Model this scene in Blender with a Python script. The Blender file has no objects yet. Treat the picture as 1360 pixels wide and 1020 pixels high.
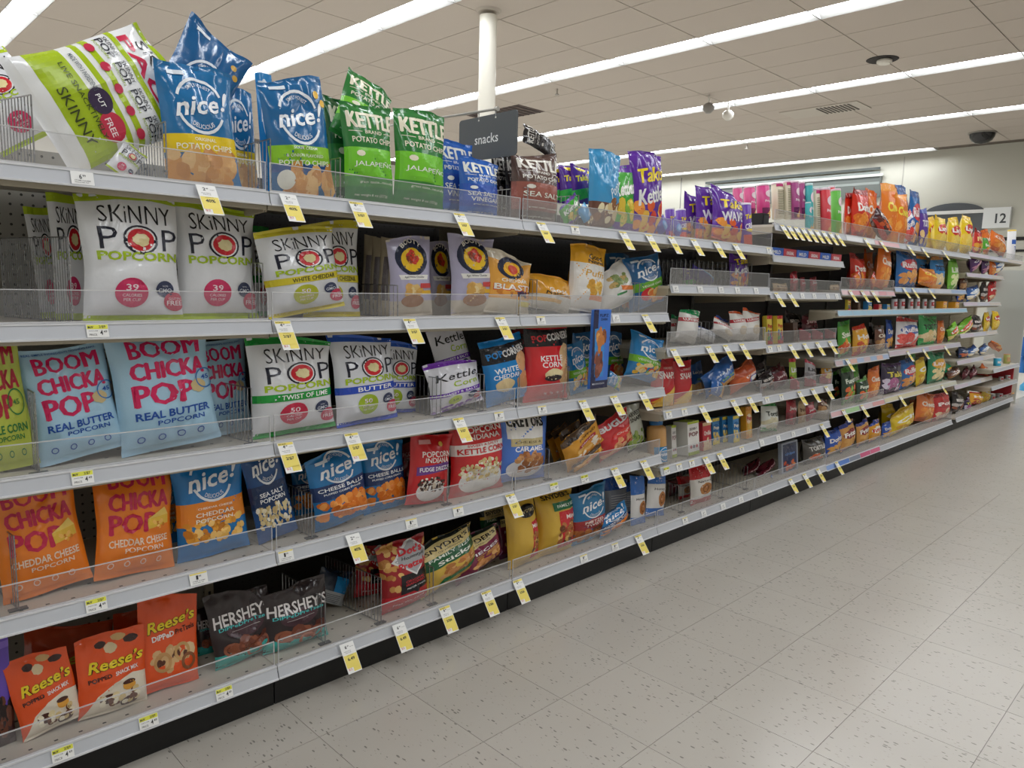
import bpy, math, random
import numpy as np
from mathutils import Vector, Matrix

# ------------------------------------------------------------------ camera
SC = bpy.context.scene
COL = SC.collection
CAM = np.array([-0.906, -1.810, 1.194])
FWD = np.array([0.69745, 0.70358, -0.13568])
FWD /= np.linalg.norm(FWD)
YAW, ROLL, FPX = math.radians(45.252), math.radians(1.535), 981.23
_r = np.array([math.sin(YAW), -math.cos(YAW), 0.0])
_u = np.cross(_r, FWD)
RGT = math.cos(ROLL) * _r + math.sin(ROLL) * _u
UPV = -math.sin(ROLL) * _r + math.cos(ROLL) * _u
cd = bpy.data.cameras.new('camera')
cam = bpy.data.objects.new('camera', cd)
COL.objects.link(cam)
M = Matrix(((RGT[0], UPV[0], -FWD[0], CAM[0]), (RGT[1], UPV[1], -FWD[1], CAM[1]), (RGT[2], UPV[2], -FWD[2], CAM[2]), (0, 0, 0, 1)))
cam.matrix_world = M
cd.sensor_fit = 'HORIZONTAL'
cd.sensor_width = 36.0
cd.lens = 36.0 * FPX / 1360.0
cd.clip_start = 0.05
cd.clip_end = 200
SC.camera = cam

# ------------------------------------------------------------------ world, exposure
w = bpy.data.worlds.new('world')
SC.world = w
w.use_nodes = True
w.node_tree.nodes['Background'].inputs[0].default_value = (0.95, 0.97, 1.0, 1)
w.node_tree.nodes['Background'].inputs[1].default_value = 0.25
SC.view_settings.view_transform = 'Standard'
SC.view_settings.look = 'None'
SC.view_settings.gamma = 1.0
SC.view_settings.use_curve_mapping = False
SC.view_settings.exposure = 0.36
LAMP_POWER = 19.0        # emission of the ceiling lamp diffusers
SC.cycles.max_bounces = 8
SC.cycles.diffuse_bounces = 5
SC.cycles.glossy_bounces = 3
SC.cycles.transmission_bounces = 4
SC.cycles.transparent_max_bounces = 16
SC.cycles.use_denoising = True
SC.cycles.caustics_reflective = False
SC.cycles.caustics_refractive = False
SC.cycles.sample_clamp_indirect = 4.0

S = 0.9144                     # one gondola section is three feet wide
CEIL = 3.80
LX0, LDX, LW = 1.08, 2.632, 0.29     # lamp rows: first centre, pitch, width
LY0, LDY = 1.54, 1.18                # ceiling grid along the lamps
WALLX = 14.75


def ray(x, y):
    return FWD + RGT * (x - 680) / FPX - UPV * (y - 510) / FPX


def P(x, y, Y):
    d = ray(x, y)
    return CAM + d * ((Y - CAM[1]) / d[1])


def depth_of(p):
    return float((np.array(p) - CAM) @ FWD)


# ------------------------------------------------------------------ materials
def lin(h):
    if isinstance(h, str):
        c = [int(h[i:i + 2], 16) / 255 for i in (0, 2, 4)]
    else:
        c = list(h)
    return tuple((v / 12.92 if v <= 0.04045 else ((v + 0.055) / 1.055) ** 2.4) for v in c) + (1.0,)


MATS = {}


def mat(hexc, rough=0.5, spec=0.5, metal=0.0, name=None, bump=None, coat=0.0):
    key = (hexc, rough, spec, metal, bump, coat)
    if key in MATS:
        return MATS[key]
    m = bpy.data.materials.new(name or ('surface_' + hexc))
    m.use_nodes = True
    nt = m.node_tree
    b = nt.nodes['Principled BSDF']
    b.inputs['Base Color'].default_value = lin(hexc)
    b.inputs['Roughness'].default_value = rough
    b.inputs['Specular IOR Level'].default_value = spec
    b.inputs['Metallic'].default_value = metal
    b.inputs['Coat Weight'].default_value = coat
    tc = nt.nodes.new('ShaderNodeTexCoord')
    nz = nt.nodes.new('ShaderNodeTexNoise')
    nz.inputs['Scale'].default_value = bump[0] if bump else 40
    nz.inputs['Detail'].default_value = 4
    nt.links.new(tc.outputs['Object'], nz.inputs['Vector'])
    if bump:
        bp = nt.nodes.new('ShaderNodeBump')
        bp.inputs['Strength'].default_value = bump[1]
        bp.inputs['Distance'].default_value = 0.004
        nt.links.new(nz.outputs['Fac'], bp.inputs['Height'])
        nt.links.new(bp.outputs['Normal'], b.inputs['Normal'])
    mr = nt.nodes.new('ShaderNodeMapRange')
    mr.inputs['To Min'].default_value = max(0.02, rough - 0.06)
    mr.inputs['To Max'].default_value = min(1, rough + 0.06)
    nt.links.new(nz.outputs['Fac'], mr.inputs['Value'])
    nt.links.new(mr.outputs['Result'], b.inputs['Roughness'])
    MATS[key] = m
    return m


def film(hexc):        # glossy printed packaging film
    return mat(hexc, 0.17, 0.6, bump=(20, 0.5))


def ink(hexc):         # flat print lying on the film
    return mat(hexc, 0.26, 0.5)


def emit(name, col, s):
    m = bpy.data.materials.new(name)
    m.use_nodes = True
    nt = m.node_tree
    nt.nodes.clear()
    e = nt.nodes.new('ShaderNodeEmission')
    e.inputs[0].default_value = col
    e.inputs[1].default_value = s
    o = nt.nodes.new('ShaderNodeOutputMaterial')
    nt.links.new(e.outputs[0], o.inputs[0])
    return m


def clear_mat(name, tint, haze, gloss):
    m = bpy.data.materials.new(name)
    m.use_nodes = True
    nt = m.node_tree
    nt.nodes.clear()
    o = nt.nodes.new('ShaderNodeOutputMaterial')
    tr = nt.nodes.new('ShaderNodeBsdfTransparent')
    tr.inputs[0].default_value = tint
    df = nt.nodes.new('ShaderNodeBsdfDiffuse')
    df.inputs[0].default_value = (0.85, 0.85, 0.87, 1)
    gl = nt.nodes.new('ShaderNodeBsdfGlossy')
    gl.inputs['Roughness'].default_value = 0.08
    m1 = nt.nodes.new('ShaderNodeMixShader')
    m2 = nt.nodes.new('ShaderNodeMixShader')
    fr = nt.nodes.new('ShaderNodeFresnel')
    fr.inputs[0].default_value = 1.45
    nz = nt.nodes.new('ShaderNodeTexNoise')
    nz.inputs['Scale'].default_value = 9
    mr = nt.nodes.new('ShaderNodeMapRange')
    mr.inputs['To Min'].default_value = haze * 0.6
    mr.inputs['To Max'].default_value = haze * 1.4
    nt.links.new(nz.outputs['Fac'], mr.inputs['Value'])
    nt.links.new(mr.outputs['Result'], m1.inputs[0])
    nt.links.new(tr.outputs[0], m1.inputs[1])
    nt.links.new(df.outputs[0], m1.inputs[2])
    mul = nt.nodes.new('ShaderNodeMath')
    mul.operation = 'MULTIPLY'
    mul.inputs[1].default_value = gloss
    nt.links.new(fr.outputs[0], mul.inputs[0])
    nt.links.new(mul.outputs[0], m2.inputs[0])
    nt.links.new(m1.outputs[0], m2.inputs[1])
    nt.links.new(gl.outputs[0], m2.inputs[2])
    nt.links.new(m2.outputs[0], o.inputs[0])
    return m


ACRYL = clear_mat('clear_acrylic', (0.97, 0.97, 0.98, 1), 0.055, 0.32)
ACEDGE = clear_mat('clear_acrylic_edge', (0.95, 0.95, 0.95, 1), 0.62, 1.0)
RAIL = mat('bcbfc5', 0.42, 0.5, name='grey_price_rail')
RAILEDGE = mat('dcdde0', 0.35, 0.5, name='pale_rail_lip')
TANM = mat('b3ab98', 0.5, 0.4, name='tan_shelf_metal')
DECKM = mat('cbc4b5', 0.5, 0.4, name='shelf_deck_metal')
BLACK = mat('141414', 0.45, 0.4, name='black_kick_metal')
WIRE = mat('9a9b9e', 0.28, 0.5, metal=0.9, name='chrome_wire')
WHITEM = mat('e6e5e0', 0.6, 0.3, name='white_paint')


def pegboard(name, colr, hole, pitch=0.0254):
    m = bpy.data.materials.new(name)
    m.use_nodes = True
    nt = m.node_tree
    b = nt.nodes['Principled BSDF']
    b.inputs['Roughness'].default_value = 0.6
    g = nt.nodes.new('ShaderNodeNewGeometry')
    mp = nt.nodes.new('ShaderNodeVectorMath')
    mp.operation = 'SCALE'
    mp.inputs['Scale'].default_value = 1 / pitch
    fr = nt.nodes.new('ShaderNodeVectorMath')
    fr.operation = 'FRACTION'
    sb = nt.nodes.new('ShaderNodeVectorMath')
    sb.operation = 'SUBTRACT'
    sb.inputs[1].default_value = (0.5, 0.5, 0.5)
    ml = nt.nodes.new('ShaderNodeVectorMath')
    ml.operation = 'MULTIPLY'
    ml.inputs[1].default_value = (1, 0, 1)
    ln = nt.nodes.new('ShaderNodeVectorMath')
    ln.operation = 'LENGTH'
    lt = nt.nodes.new('ShaderNodeMath')
    lt.operation = 'LESS_THAN'
    lt.inputs[1].default_value = 0.13
    mx = nt.nodes.new('ShaderNodeMix')
    mx.data_type = 'RGBA'
    mx.inputs[6].default_value = lin(colr)
    mx.inputs[7].default_value = lin(hole)
    nt.links.new(g.outputs['Position'], mp.inputs[0])
    nt.links.new(mp.outputs[0], fr.inputs[0])
    nt.links.new(fr.outputs[0], sb.inputs[0])
    nt.links.new(sb.outputs[0], ml.inputs[0])
    nt.links.new(ml.outputs[0], ln.inputs[0])
    nt.links.new(ln.outputs['Value'], lt.inputs[0])
    nt.links.new(lt.outputs[0], mx.inputs[0])
    nt.links.new(mx.outputs[2], b.inputs['Base Color'])
    return m


# ------------------------------------------------------------------ mesh helper
class MB:
    def __init__(s):
        s.v, s.f, s.m, s.sm, s.mats = [], [], [], [], []

    def mi(s, m):
        if m not in s.mats:
            s.mats.append(m)
        return s.mats.index(m)

    def add(s, vs, fs, m, smooth=False):
        k = s.mi(m)
        o = len(s.v)
        s.v += [tuple(float(c) for c in p) for p in vs]
        s.f += [tuple(i + o for i in f) for f in fs]
        s.m += [k] * len(fs)
        s.sm += [smooth] * len(fs)

    def box(s, a, b, m):
        x0, y0, z0 = a
        x1, y1, z1 = b
        s.add([(x0, y0, z0), (x1, y0, z0), (x1, y1, z0), (x0, y1, z0), (x0, y0, z1), (x1, y0, z1), (x1, y1, z1), (x0, y1, z1)],
              [(0, 3, 2, 1), (4, 5, 6, 7), (0, 1, 5, 4), (1, 2, 6, 5), (2, 3, 7, 6), (3, 0, 4, 7)], m)

    def prism(s, prof, x0, x1, m):      # profile in (y,z), swept along x
        n = len(prof)
        s.add([(x0, y, z) for y, z in prof] + [(x1, y, z) for y, z in prof],
              [(i, (i + 1) % n, n + (i + 1) % n, n + i) for i in range(n)] + [tuple(range(n - 1, -1, -1)), tuple(range(n, 2 * n))], m)

    def bar(s, a, b, r, m, n=4):
        a = np.array(a, float)
        b = np.array(b, float)
        d = b - a
        d /= np.linalg.norm(d)
        t = np.array([0, 0, 1.0]) if abs(d[2]) < 0.9 else np.array([1.0, 0, 0])
        u = np.cross(d, t)
        u /= np.linalg.norm(u)
        w_ = np.cross(d, u)
        vs = []
        for p in (a, b):
            for i in range(n):
                q = 2 * math.pi * (i + .5) / n
                vs.append(p + r * (math.cos(q) * u + math.sin(q) * w_))
        s.add(vs, [(i, (i + 1) % n, n + (i + 1) % n, n + i) for i in range(n)] + [tuple(range(n - 1, -1, -1)), tuple(range(n, 2 * n))], m, n > 6)

    def lathe(s, prof, c, m, n=20, axis='z'):   # prof of (radius, height)
        vs = []
        for r, h in prof:
            for i in range(n):
                q = 2 * math.pi * i / n
                p = (r * math.cos(q), r * math.sin(q), h)
                if axis == 'y':
                    p = (p[0], p[2], p[1])
                if axis == 'x':
                    p = (p[2], p[0], p[1])
                vs.append((c[0] + p[0], c[1] + p[1], c[2] + p[2]))
        k = len(prof)
        fs = [(j * n + i, j * n + (i + 1) % n, (j + 1) * n + (i + 1) % n, (j + 1) * n + i) for j in range(k - 1) for i in range(n)]
        s.add(vs, fs, m, True)
        s.add(vs[:n], [tuple(range(n - 1, -1, -1))], m)
        s.add(vs[-n:], [tuple(range(n))], m)

    def mesh(s, name):
        me = bpy.data.meshes.new(name)
        me.from_pydata(s.v, [], s.f)
        for m in s.mats:
            me.materials.append(m)
        me.polygons.foreach_set('material_index', s.m)
        me.polygons.foreach_set('use_smooth', s.sm)
        me.update()
        return me

    def build(s, name, parent=None, loc=None):
        return link(name, s.mesh(name), parent, loc)


def link(name, me, parent=None, loc=None):
    o = bpy.data.objects.new(name, me)
    COL.objects.link(o)
    if parent is not None:
        o.parent = parent
    if loc is not None:
        o.location = loc
    return o


def tag(o, label=None, cat=None, group=None, kind=None):
    if label:
        o['label'] = label
    if cat:
        o['category'] = cat
    if group:
        o['group'] = group
    if kind:
        o['kind'] = kind
    return o


def empty(name, loc=(0, 0, 0)):
    o = bpy.data.objects.new(name, None)
    COL.objects.link(o)
    o.location = loc
    return o


# ------------------------------------------------------------------ flat print: text and shapes as polygons in the unit square
_TX = {}


def text_polys(s, bold):
    k = (s, bold)
    if k in _TX:
        return _TX[k]
    cu = bpy.data.curves.new('lettering', 'FONT')
    cu.body = s
    cu.offset = bold * 0.02
    cu.resolution_u = 2
    o = bpy.data.objects.new('lettering', cu)
    COL.objects.link(o)
    bpy.context.view_layer.update()
    dg = bpy.context.evaluated_depsgraph_get()
    me = o.evaluated_get(dg).to_mesh()
    n = len(me.vertices)
    co = np.zeros(n * 3)
    me.vertices.foreach_get('co', co)
    co = co.reshape(-1, 3)[:, :2]
    lo, hi = co.min(0), co.max(0)
    co = (co - lo) / np.maximum(hi - lo, 1e-6)
    out = []
    for p in me.polygons:
        q = co[list(p.vertices)]
        out.append(q)
    o.evaluated_get(dg).to_mesh_clear()
    bpy.data.objects.remove(o)
    bpy.data.curves.remove(cu)
    _TX[k] = out
    return out


STEP = {}


def _st(out, first=.00011, rest=0.0):
    for i, e in enumerate(out):
        STEP[id(e[0])] = first if i == 0 else rest
    return out


def T(s, cx, cy, w_, h_, c, bold=1.0, shear=0.0, rot=0.0, asp=1.4):
    r = math.radians(rot)
    out = []
    for q in text_polys(s, bold):
        x = (q[:, 0] - .5) * w_ + (q[:, 1] - .5) * h_ * asp * shear
        y = (q[:, 1] - .5) * h_
        if rot:
            ya = y * asp
            x, ya = x * math.cos(r) - ya * math.sin(r), x * math.sin(r) + ya * math.cos(r)
            y = ya / asp
        out.append((np.stack([x + cx, y + cy], 1), c))
    return _st(out)


def TB(s, cx, cy, w_, h_, c, d=.012, **k):      # heavy lettering: the thin face struck several times
    out = []
    for dx, dy in ((-d, 0), (d, 0), (0, d * .35), (0, -d * .35)):
        out += T(s, cx + dx, cy + dy, w_ - 2 * d, h_ - d * .7, c, .1, **k)
    for i, e in enumerate(out):
        STEP[id(e[0])] = .00011 if i == 0 else 0.0
    return out


def MM(cx, cy, w_, h_, c):      # broad poster capital M with a short middle
    s = w_ * .26
    x0, x1, y0, y1 = cx - w_ / 2, cx + w_ / 2, cy - h_ / 2, cy + h_ / 2
    ym = cy - h_ * .12
    return R(x0, y0, x0 + s, y1, c) + R(x1 - s, y0, x1, y1, c) + Q([(x0, y1), (cx, ym), (cx, ym + h_ * .34), (x0 + s, y1)], c) + Q([(x1, y1), (x1 - s, y1), (cx, ym + h_ * .34), (cx, ym)], c)


def TA(s, cx, cy, r, a0, a1, h_, c, bold=0.6, asp=1.4):     # text along an arc, degrees, a0 is the left end
    out = []
    for q in text_polys(s, bold):
        a = np.radians(a0 + (a1 - a0) * q[:, 0])
        sgn = 1 if a1 < a0 else -1
        rr = r + sgn * h_ * (q[:, 1] - .5)
        out.append((np.stack([cx + rr * np.cos(a), cy + rr * np.sin(a) / asp], 1), c))
    return _st(out)


def R(x0, y0, x1, y1, c):
    return _st([(np.array([(x0, y0), (x1, y0), (x1, y1), (x0, y1)], float), c)])


def Q(pts, c):
    return _st([(np.array(pts, float), c)])


def E(cx, cy, rx, ry, c, n=22, jag=0.0, seed=0, rot=0.0):
    rnd = random.Random(seed)
    r0 = math.radians(rot)
    p = []
    for i in range(n):
        a = 2 * math.pi * i / n
        k = 1 + jag * (rnd.random() - .5)
        x, y = rx * k * math.cos(a), ry * k * math.sin(a)
        x, y = x * math.cos(r0) - y * 1.4 * math.sin(r0), x * math.sin(r0) / 1.4 + y * math.cos(r0)
        p.append((cx + x, cy + y))
    if jag > 0.25:      # fan, not convex
        out = []
        for i in range(n):
            out.append((np.array([(cx, cy), p[i], p[(i + 1) % n]]), c))
        return _st(out)
    return _st([(np.array(p), c)])


def RING(cx, cy, r, wd, c, a0=0, a1=360, asp=1.4, n=28):
    out = []
    k = max(3, int(n * abs(a1 - a0) / 360))
    for i in range(k):
        q0, q1 = (math.radians(a0 + (a1 - a0) * (i + j) / k) for j in (0, 1))
        out.append((np.array([(cx + rr * math.cos(q), cy + rr * math.sin(q) / asp) for rr, q in ((r, q0), (r, q1), (r - wd, q1), (r - wd, q0))]), c))
    return _st(out)


def BLOBS(x0, y0, x1, y1, cols, n, rx, seed=1, asp=1.4, jag=0.18, ell=0.75, inside=None):
    rnd = random.Random(seed)
    out = []
    k = 0
    while k < n:
        x, y = rnd.uniform(x0, x1), rnd.uniform(y0, y1)
        k += 1
        if inside and ((x - inside[0]) / inside[2]) ** 2 + ((y - inside[1]) / inside[3]) ** 2 > 1:
            continue
        r = rx * rnd.uniform(.7, 1.25)
        out += E(x, y, r, r * ell / asp, rnd.choice(cols), n=8, jag=jag, seed=rnd.random(), rot=rnd.uniform(0, 180))
    return _st(out, .00011, .00002)


def _split(poly, ax, val):
    d = poly[:, ax] - val
    if (d <= 1e-9).all():
        return poly, None
    if (d >= -1e-9).all():
        return None, poly
    a, b = [], []
    n = len(poly)
    for i in range(n):
        p, q, dp, dq = poly[i], poly[(i + 1) % n], d[i], d[(i + 1) % n]
        if dp <= 0:
            a.append(p)
        if dp >= 0:
            b.append(p)
        if dp * dq < 0:
            r = p + (q - p) * (dp / (dp - dq))
            a.append(r)
            b.append(r)
    return (np.array(a) if len(a) > 2 else None), (np.array(b) if len(b) > 2 else None)


def clip_to_grid(els, nu, nv, lo=(-.5, 0), hi=(.5, 1)):
    """cut flat polygons along the packaging's own mesh grid so the print follows its folds"""
    gx = np.linspace(-.5, .5, nu + 1)
    gy = np.linspace(0, 1, nv + 1)
    V, F, Cc, L = [], [], [], []
    o = 0
    for li, (poly, c) in enumerate(els):
        stack = [poly]
        for ax, g in ((0, gx), (1, gy)):
            nxt = []
            for pl in stack:
                mn, mx = pl[:, ax].min(), pl[:, ax].max()
                lo_, hi_ = g[0], g[-1]
                if mn < lo_:
                    _, pl = _split(pl, ax, lo_)
                    if pl is None:
                        continue
                if mx > hi_:
                    pl, _ = _split(pl, ax, hi_)
                    if pl is None:
                        continue
                mn, mx = pl[:, ax].min(), pl[:, ax].max()
                for gv in g[(g > mn + 1e-6) & (g < mx - 1e-6)]:
                    a, b = _split(pl, ax, gv)
                    if a is not None:
                        nxt.append(a)
                    if b is None:
                        pl = None
                        break
                    pl = b
                if pl is not None:
                    nxt.append(pl)
            stack = nxt
        for pl in stack:
            k = len(pl)
            V.append(pl)
            F.append(tuple(range(o, o + k)))
            Cc.append(c)
            L += [li] * k
            o += k
    if not V:
        return None
    return np.concatenate(V), F, Cc, np.array(L)
# ------------------------------------------------------------------ packaging designs: base colour, thickness/width, layers of print
D = {}


def design(name, base, layers, thick=0.3, kind='bag', side=None, top=None, back=None):
    D[name] = dict(base=base, layers=layers, thick=thick, kind=kind, side=side or base, top=top or base, back=back or side or base)


CHIPS = ['e0a860', 'd8984c', 'ecc080', 'c98a44', 'e8b56c']
CHIPSO = ['e89a4a', 'd88438', 'f0ae62', 'c8742c']
POPC = ['f0e6c8', 'e2d2a0', 'd8c088', 'f8f2e0', 'cdb47c']
POPO = ['f0a838', 'e0922a', 'f6c060', 'd08020', 'ffd07a']
PRTZ = ['8a4a22', 'a8622e', '6e3818', 'b8723a']
DRED = 'c01f28'


def skinny(band, flav, circ='cf2f62', top='b4cc22'):
    w_ = 'eceef0'
    lay = [R(-.5, 0, .5, .055, band) + R(-.5, .93, .5, 1, top)]
    l2 = T('SKiNNY', .04, .83, .74, .13, '15161c', -.3) + T('P', -.27, .645, .17, .17, '14182c', -.2) + T('P', .38, .645, .17, .17, '14182c', -.2)
    l2 += E(.06, .64, .19, .115, '14182c') + E(.06, .64, .165, .1, 'f2f2f2')
    l3 = E(.06, .64, .145, .088, 'd0202c')
    l4 = E(.065, .64, .09, .05, 'e6d6a0', jag=.24, seed=3)
    if flav:
        l2 += R(-.5, .37, .5, .45, band)
        l3 += T(flav, .08, .41, .6, .05, 'ffffff' if band != 'd8c832' else '2a2a20', .6)
    l2 += T('POPCORN', .04, .51, .86, .07, 'a8c41e', 1.6)
    l2 += E(-.06, .23, .17, .115, circ, n=26) + E(.3, .26, .1, .065, '3c4462') + E(.4, .16, .12, .075, 'c8405c')
    l3 += T('39' if not flav else '50', -.06, .27, .13, .05, 'f4dfe6', .6) + T('CALORIES', -.06, .21, .2, .022, 'f4dfe6', .2) + T('PER CUP', -.06, .175, .18, .022, 'f4dfe6', .2)
    l3 += T('NON', .3, .285, .06, .014, 'dfe4ee', 0) + T('GMO', .3, .25, .15, .035, 'dfe4ee', .4) + T('GLUTEN', .4, .185, .13, .018, 'f8e6ea', 0) + T('FREE', .4, .15, .17, .038, 'f8e6ea', .5)
    return [lay[0], l2, l3, l4]


design('white_popcorn', 'e6e8ec', skinny('b4cc22', None))
design('white_popcorn_cheddar', 'dfe1e4', skinny('d8c832', 'WHITE CHEDDAR', 'b4b82c', 'd8cc3a'))
design('white_popcorn_lime', 'e2e4e8', skinny('1f9a3c', 'TWIST OF LIME', 'cc2c4c', '1f9a3c'))
design('white_popcorn_butter', 'dcdfe6', skinny('2c4fc0', 'BUTTER', '9fb828', '2c5cc0'))
design('kettle_popcorn', 'e2e2ea', [
    R(-.5, .93, .5, 1, '7a3ab0') + R(-.5, 0, .5, .16, 'efeaf4') + BLOBS(-.5, 0, .5, .14, ['8a5ab8', 'c0a8d8'], 26, .05, 4) + R(-.5, .34, .5, .42, '6c2fb0'),
    T('Kettle', .0, .74, .8, .15, '15161c', .2, .2) + T('Corn', .12, .56, .5, .12, 'a8c41e', .6) + T('SWEET & SALTY', 0, .38, .7, .045, 'ffffff', .5) + E(-.12, .23, .13, .09, 'b8cc3c') + E(.22, .26, .1, .07, '3c4462') + E(.33, .2, .1, .07, 'c8405c'),
    T('50', -.12, .23, .12, .05, '3a4a20', .5) + T('GMO', .22, .26, .13, .03, 'ffffff', .3) + T('FREE', .33, .2, .14, .03, 'ffffff', .3)])
_pk = ['SKINNY', 'POP']
design('popcorn_multipack', 'eceef0', [
    R(-.5, .13, .5, .46, 'aac41c') + R(-.5, .34, .5, .42, 'eef0ee') + R(-.5, .5, .5, .545, 'aac41c') + R(-.5, .7, .5, .74, 'aac41c') + R(-.5, .96, .5, 1, 'aac41c'),
    T('SKINNY', .05, .9, .8, .09, '22242c', .1) + T('PACK', .02, .79, .9, .085, 'd02a50', 1.2)
    + sum([T('SKINNY', -.36 + .25 * i, .665, .2, .03, '33353c', 0) + T('POP', -.36 + .25 * i, .62, .2, .05, '1c2030', .2) + T('POPCORN', -.36 + .25 * i, .585, .2, .018, '9ab42a', .4) for i in range(4)], [])
    + sum([E(-.4 + .2 * i, .523, .045, .03, 'c83050') for i in range(5)], [])
    + E(.28, .36, .13, .08, 'c8304c') + E(.05, .37, .12, .07, '3a2c4a') + T('MADE WITH 3 INGREDIENTS', -.22, .38, .36, .03, '55606a', .2)
    + T('LIVE SNACKTIVELY', .0, .29, .7, .03, '40501a', .3) + T('SKINNY', .1, .2, .5, .06, '3a4418', .1),
    T('FREE', .28, .35, .16, .04, 'ffe8ee', .6) + T('PUT', .05, .37, .12, .03, 'ffffff', .3)], .42)
BCB = 'a9cfe6'


def boom(base, ink1, flav, fcol, extra=()):
    l1 = TB('BOO', -.07, .85, .53, .15, ink1, .008) + MM(.3, .85, .19, .145, ink1) + TB('CHICKA', .03, .67, .78, .145, ink1, .012) + TB('POP', -.06, .475, .62, .185, ink1, .014)
    l1 += T(flav[0], .02, .31, .78, .065, fcol, 1.2) + T(flav[1], .08, .24, .5, .04, fcol, .8)
    l1 += T('REAL SIMPLE INGREDIENTS. NOTHING FAKE.', 0, .955, .8, .018, fcol, .2)
    l1 += sum([RING(-.33 + .2 * i, .12, .04, .012, fcol, n=10) for i in range(4)], [])
    return [l1 + list(extra)]


design('butter_popcorn', BCB, boom(None, 'd4205c', ('REAL BUTTER', 'POPCORN'), '1c50a8', E(.3, .5, .09, .055, 'cdb888', jag=.2) + RING(.4, .55, .12, .015, '3a74b8') + T('45', .4, .56, .1, .04, '1c50a8', .6)))
design('cheddar_popcorn_orange', 'f08428', boom(None, 'cc2a50', ('CHEDDAR CHEESE', 'POPCORN'), 'f6dcc4', Q([(.12, .5), (.36, .59), (.42, .52), (.42, .44), (.14, .41)], 'e8bc44') + Q([(.12, .5), (.36, .59), (.42, .52)], 'f2d06a') + BLOBS(.2, .41, .36, .47, POPO, 8, .03)))
design('green_popcorn', 'b9c44a', boom(None, 'b02838', ('KETTLE CORN', 'POPCORN'), '2c7a3c', RING(.3, .5, .14, .015, '2c7a3c') + T('45', .3, .5, .1, .04, '2c7a3c', .4)))


def nice(base, lower, ly, extra, flav=None, fy=.36, fc='ffffff', logo_y=.66, r=.33, swirl=True):
    l1 = []
    if lower:
        l1 += R(-.5, ly[0], .5, ly[1], lower)
    l2 = RING(.0, logo_y, r, .035, 'e8eef4', 25, 160) + RING(.0, logo_y, r, .035, 'e8eef4', 200, 335)
    l2 += T('nice', -.03, logo_y, .58, .15, 'f2f6fa', 1.0, .35, 7) + T('!', .34, logo_y + .06, .06, .17, 'f2f6fa', 1.0, .35)
    l2 += TA('DELICIOUS', 0, logo_y, r * .74, 235, 305, .055, 'e8eef4', .4) + TA('SIMPLY HONEST', 0, logo_y, r * .74, 130, 50, .045, 'e8eef4', .2)
    l2 += R(-.36, .9, -.14, .935, 'dfe8f0')
    if flav:
        for i, (s_, ww, hh) in enumerate(flav):
            l2 += T(s_, 0, fy - .06 * i, ww, hh, fc, .8)
    return [l1 + extra, l2]


NB = '1f6ea6'
design('nice_classic', NB, nice(NB, 'e8c81e', (.27, .42), BLOBS(-.42, .05, .4, .26, CHIPS, 44, .11, 2), [('ORIGINAL', .3, .028), ('POTATO CHIPS', .74, .048)], .38, 'faf4d8'))
design('nice_sour_cream', '1d659c', nice(NB, '8cc82c', (.26, .42), R(-.5, .2, .5, .27, '1c4f90') + BLOBS(-.3, .04, .45, .22, CHIPS, 24, .12, 5) + E(-.3, .14, .13, .08, 'e8e8dc'), [('SOUR CREAM', .4, .024), ('& ONION FLAVORED', .6, .026), ('POTATO CHIPS', .8, .045)], .4, 'f0f6dc') + [E(.32, .86, .05, .03, 'e8b83c') + E(.42, .8, .05, .03, 'e8b83c')])
design('nice_blue_back', '1a5c92', nice(NB, None, None, E(.3, .8, .05, .03, 'd8a83c') + E(.38, .72, .05, .03, 'd8a83c'), logo_y=.45))
design('nice_cheddar_popcorn', '1f78bc', nice(NB, 'e8882a', (.34, .56), BLOBS(-.4, .18, .42, .37, POPO, 60, .06, 9), [('CHEDDAR CHEESE', .5, .02), ('CHEDDAR', .56, .042), ('POPCORN.', .56, .042)], .5, 'fff4e0', .76, .3))
design('nice_salt_popcorn', '1a4f8c', nice(NB, '17335e', (.36, .6), BLOBS(-.42, .14, .42, .38, POPC, 90, .045, 12), [('SEA SALT', .6, .045), ('POPCORN', .62, .045)], .5, 'f2f6fa', .8, .3))
design('nice_cheese_balls', '2079b8', nice(NB, '20386a', (.42, .62), BLOBS(-.42, .13, .44, .42, ['f0943c', 'e8822a', 'f8a854', 'e0741e'], 60, .085, 15), [('CHEESE BALLS', .84, .05), ('PUFFED CORN SNACK', .7, .026)], .56, 'f2f6fa', .8, .28))
design('nice_pretzel', '2478ac', nice(NB, 'a03436', (.26, .46), BLOBS(-.45, .08, .45, .26, PRTZ, 34, .09, 18), [('PRETZEL', .56, .05), ('TWISTS', .5, .05)], .41, 'fbe8e0', .7, .33))
design('nice_veggie', '1f7fbe', nice(NB, '74b82c', (.33, .48), BLOBS(-.4, .12, .42, .33, ['e0502c', 'e8b83c', '9cc03c', 'ead29c'], 26, .08, 21), [('VEGGIE STRAWS', .76, .045)], .41, 'f4fae0', .68, .32))
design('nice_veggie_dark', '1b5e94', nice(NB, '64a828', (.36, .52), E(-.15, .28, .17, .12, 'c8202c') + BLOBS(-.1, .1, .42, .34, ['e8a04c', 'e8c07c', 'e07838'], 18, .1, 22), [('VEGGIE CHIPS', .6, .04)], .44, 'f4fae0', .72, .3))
design('nice_blue_plain', '2384c4', nice(NB, None, None, [], logo_y=.72))


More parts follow.
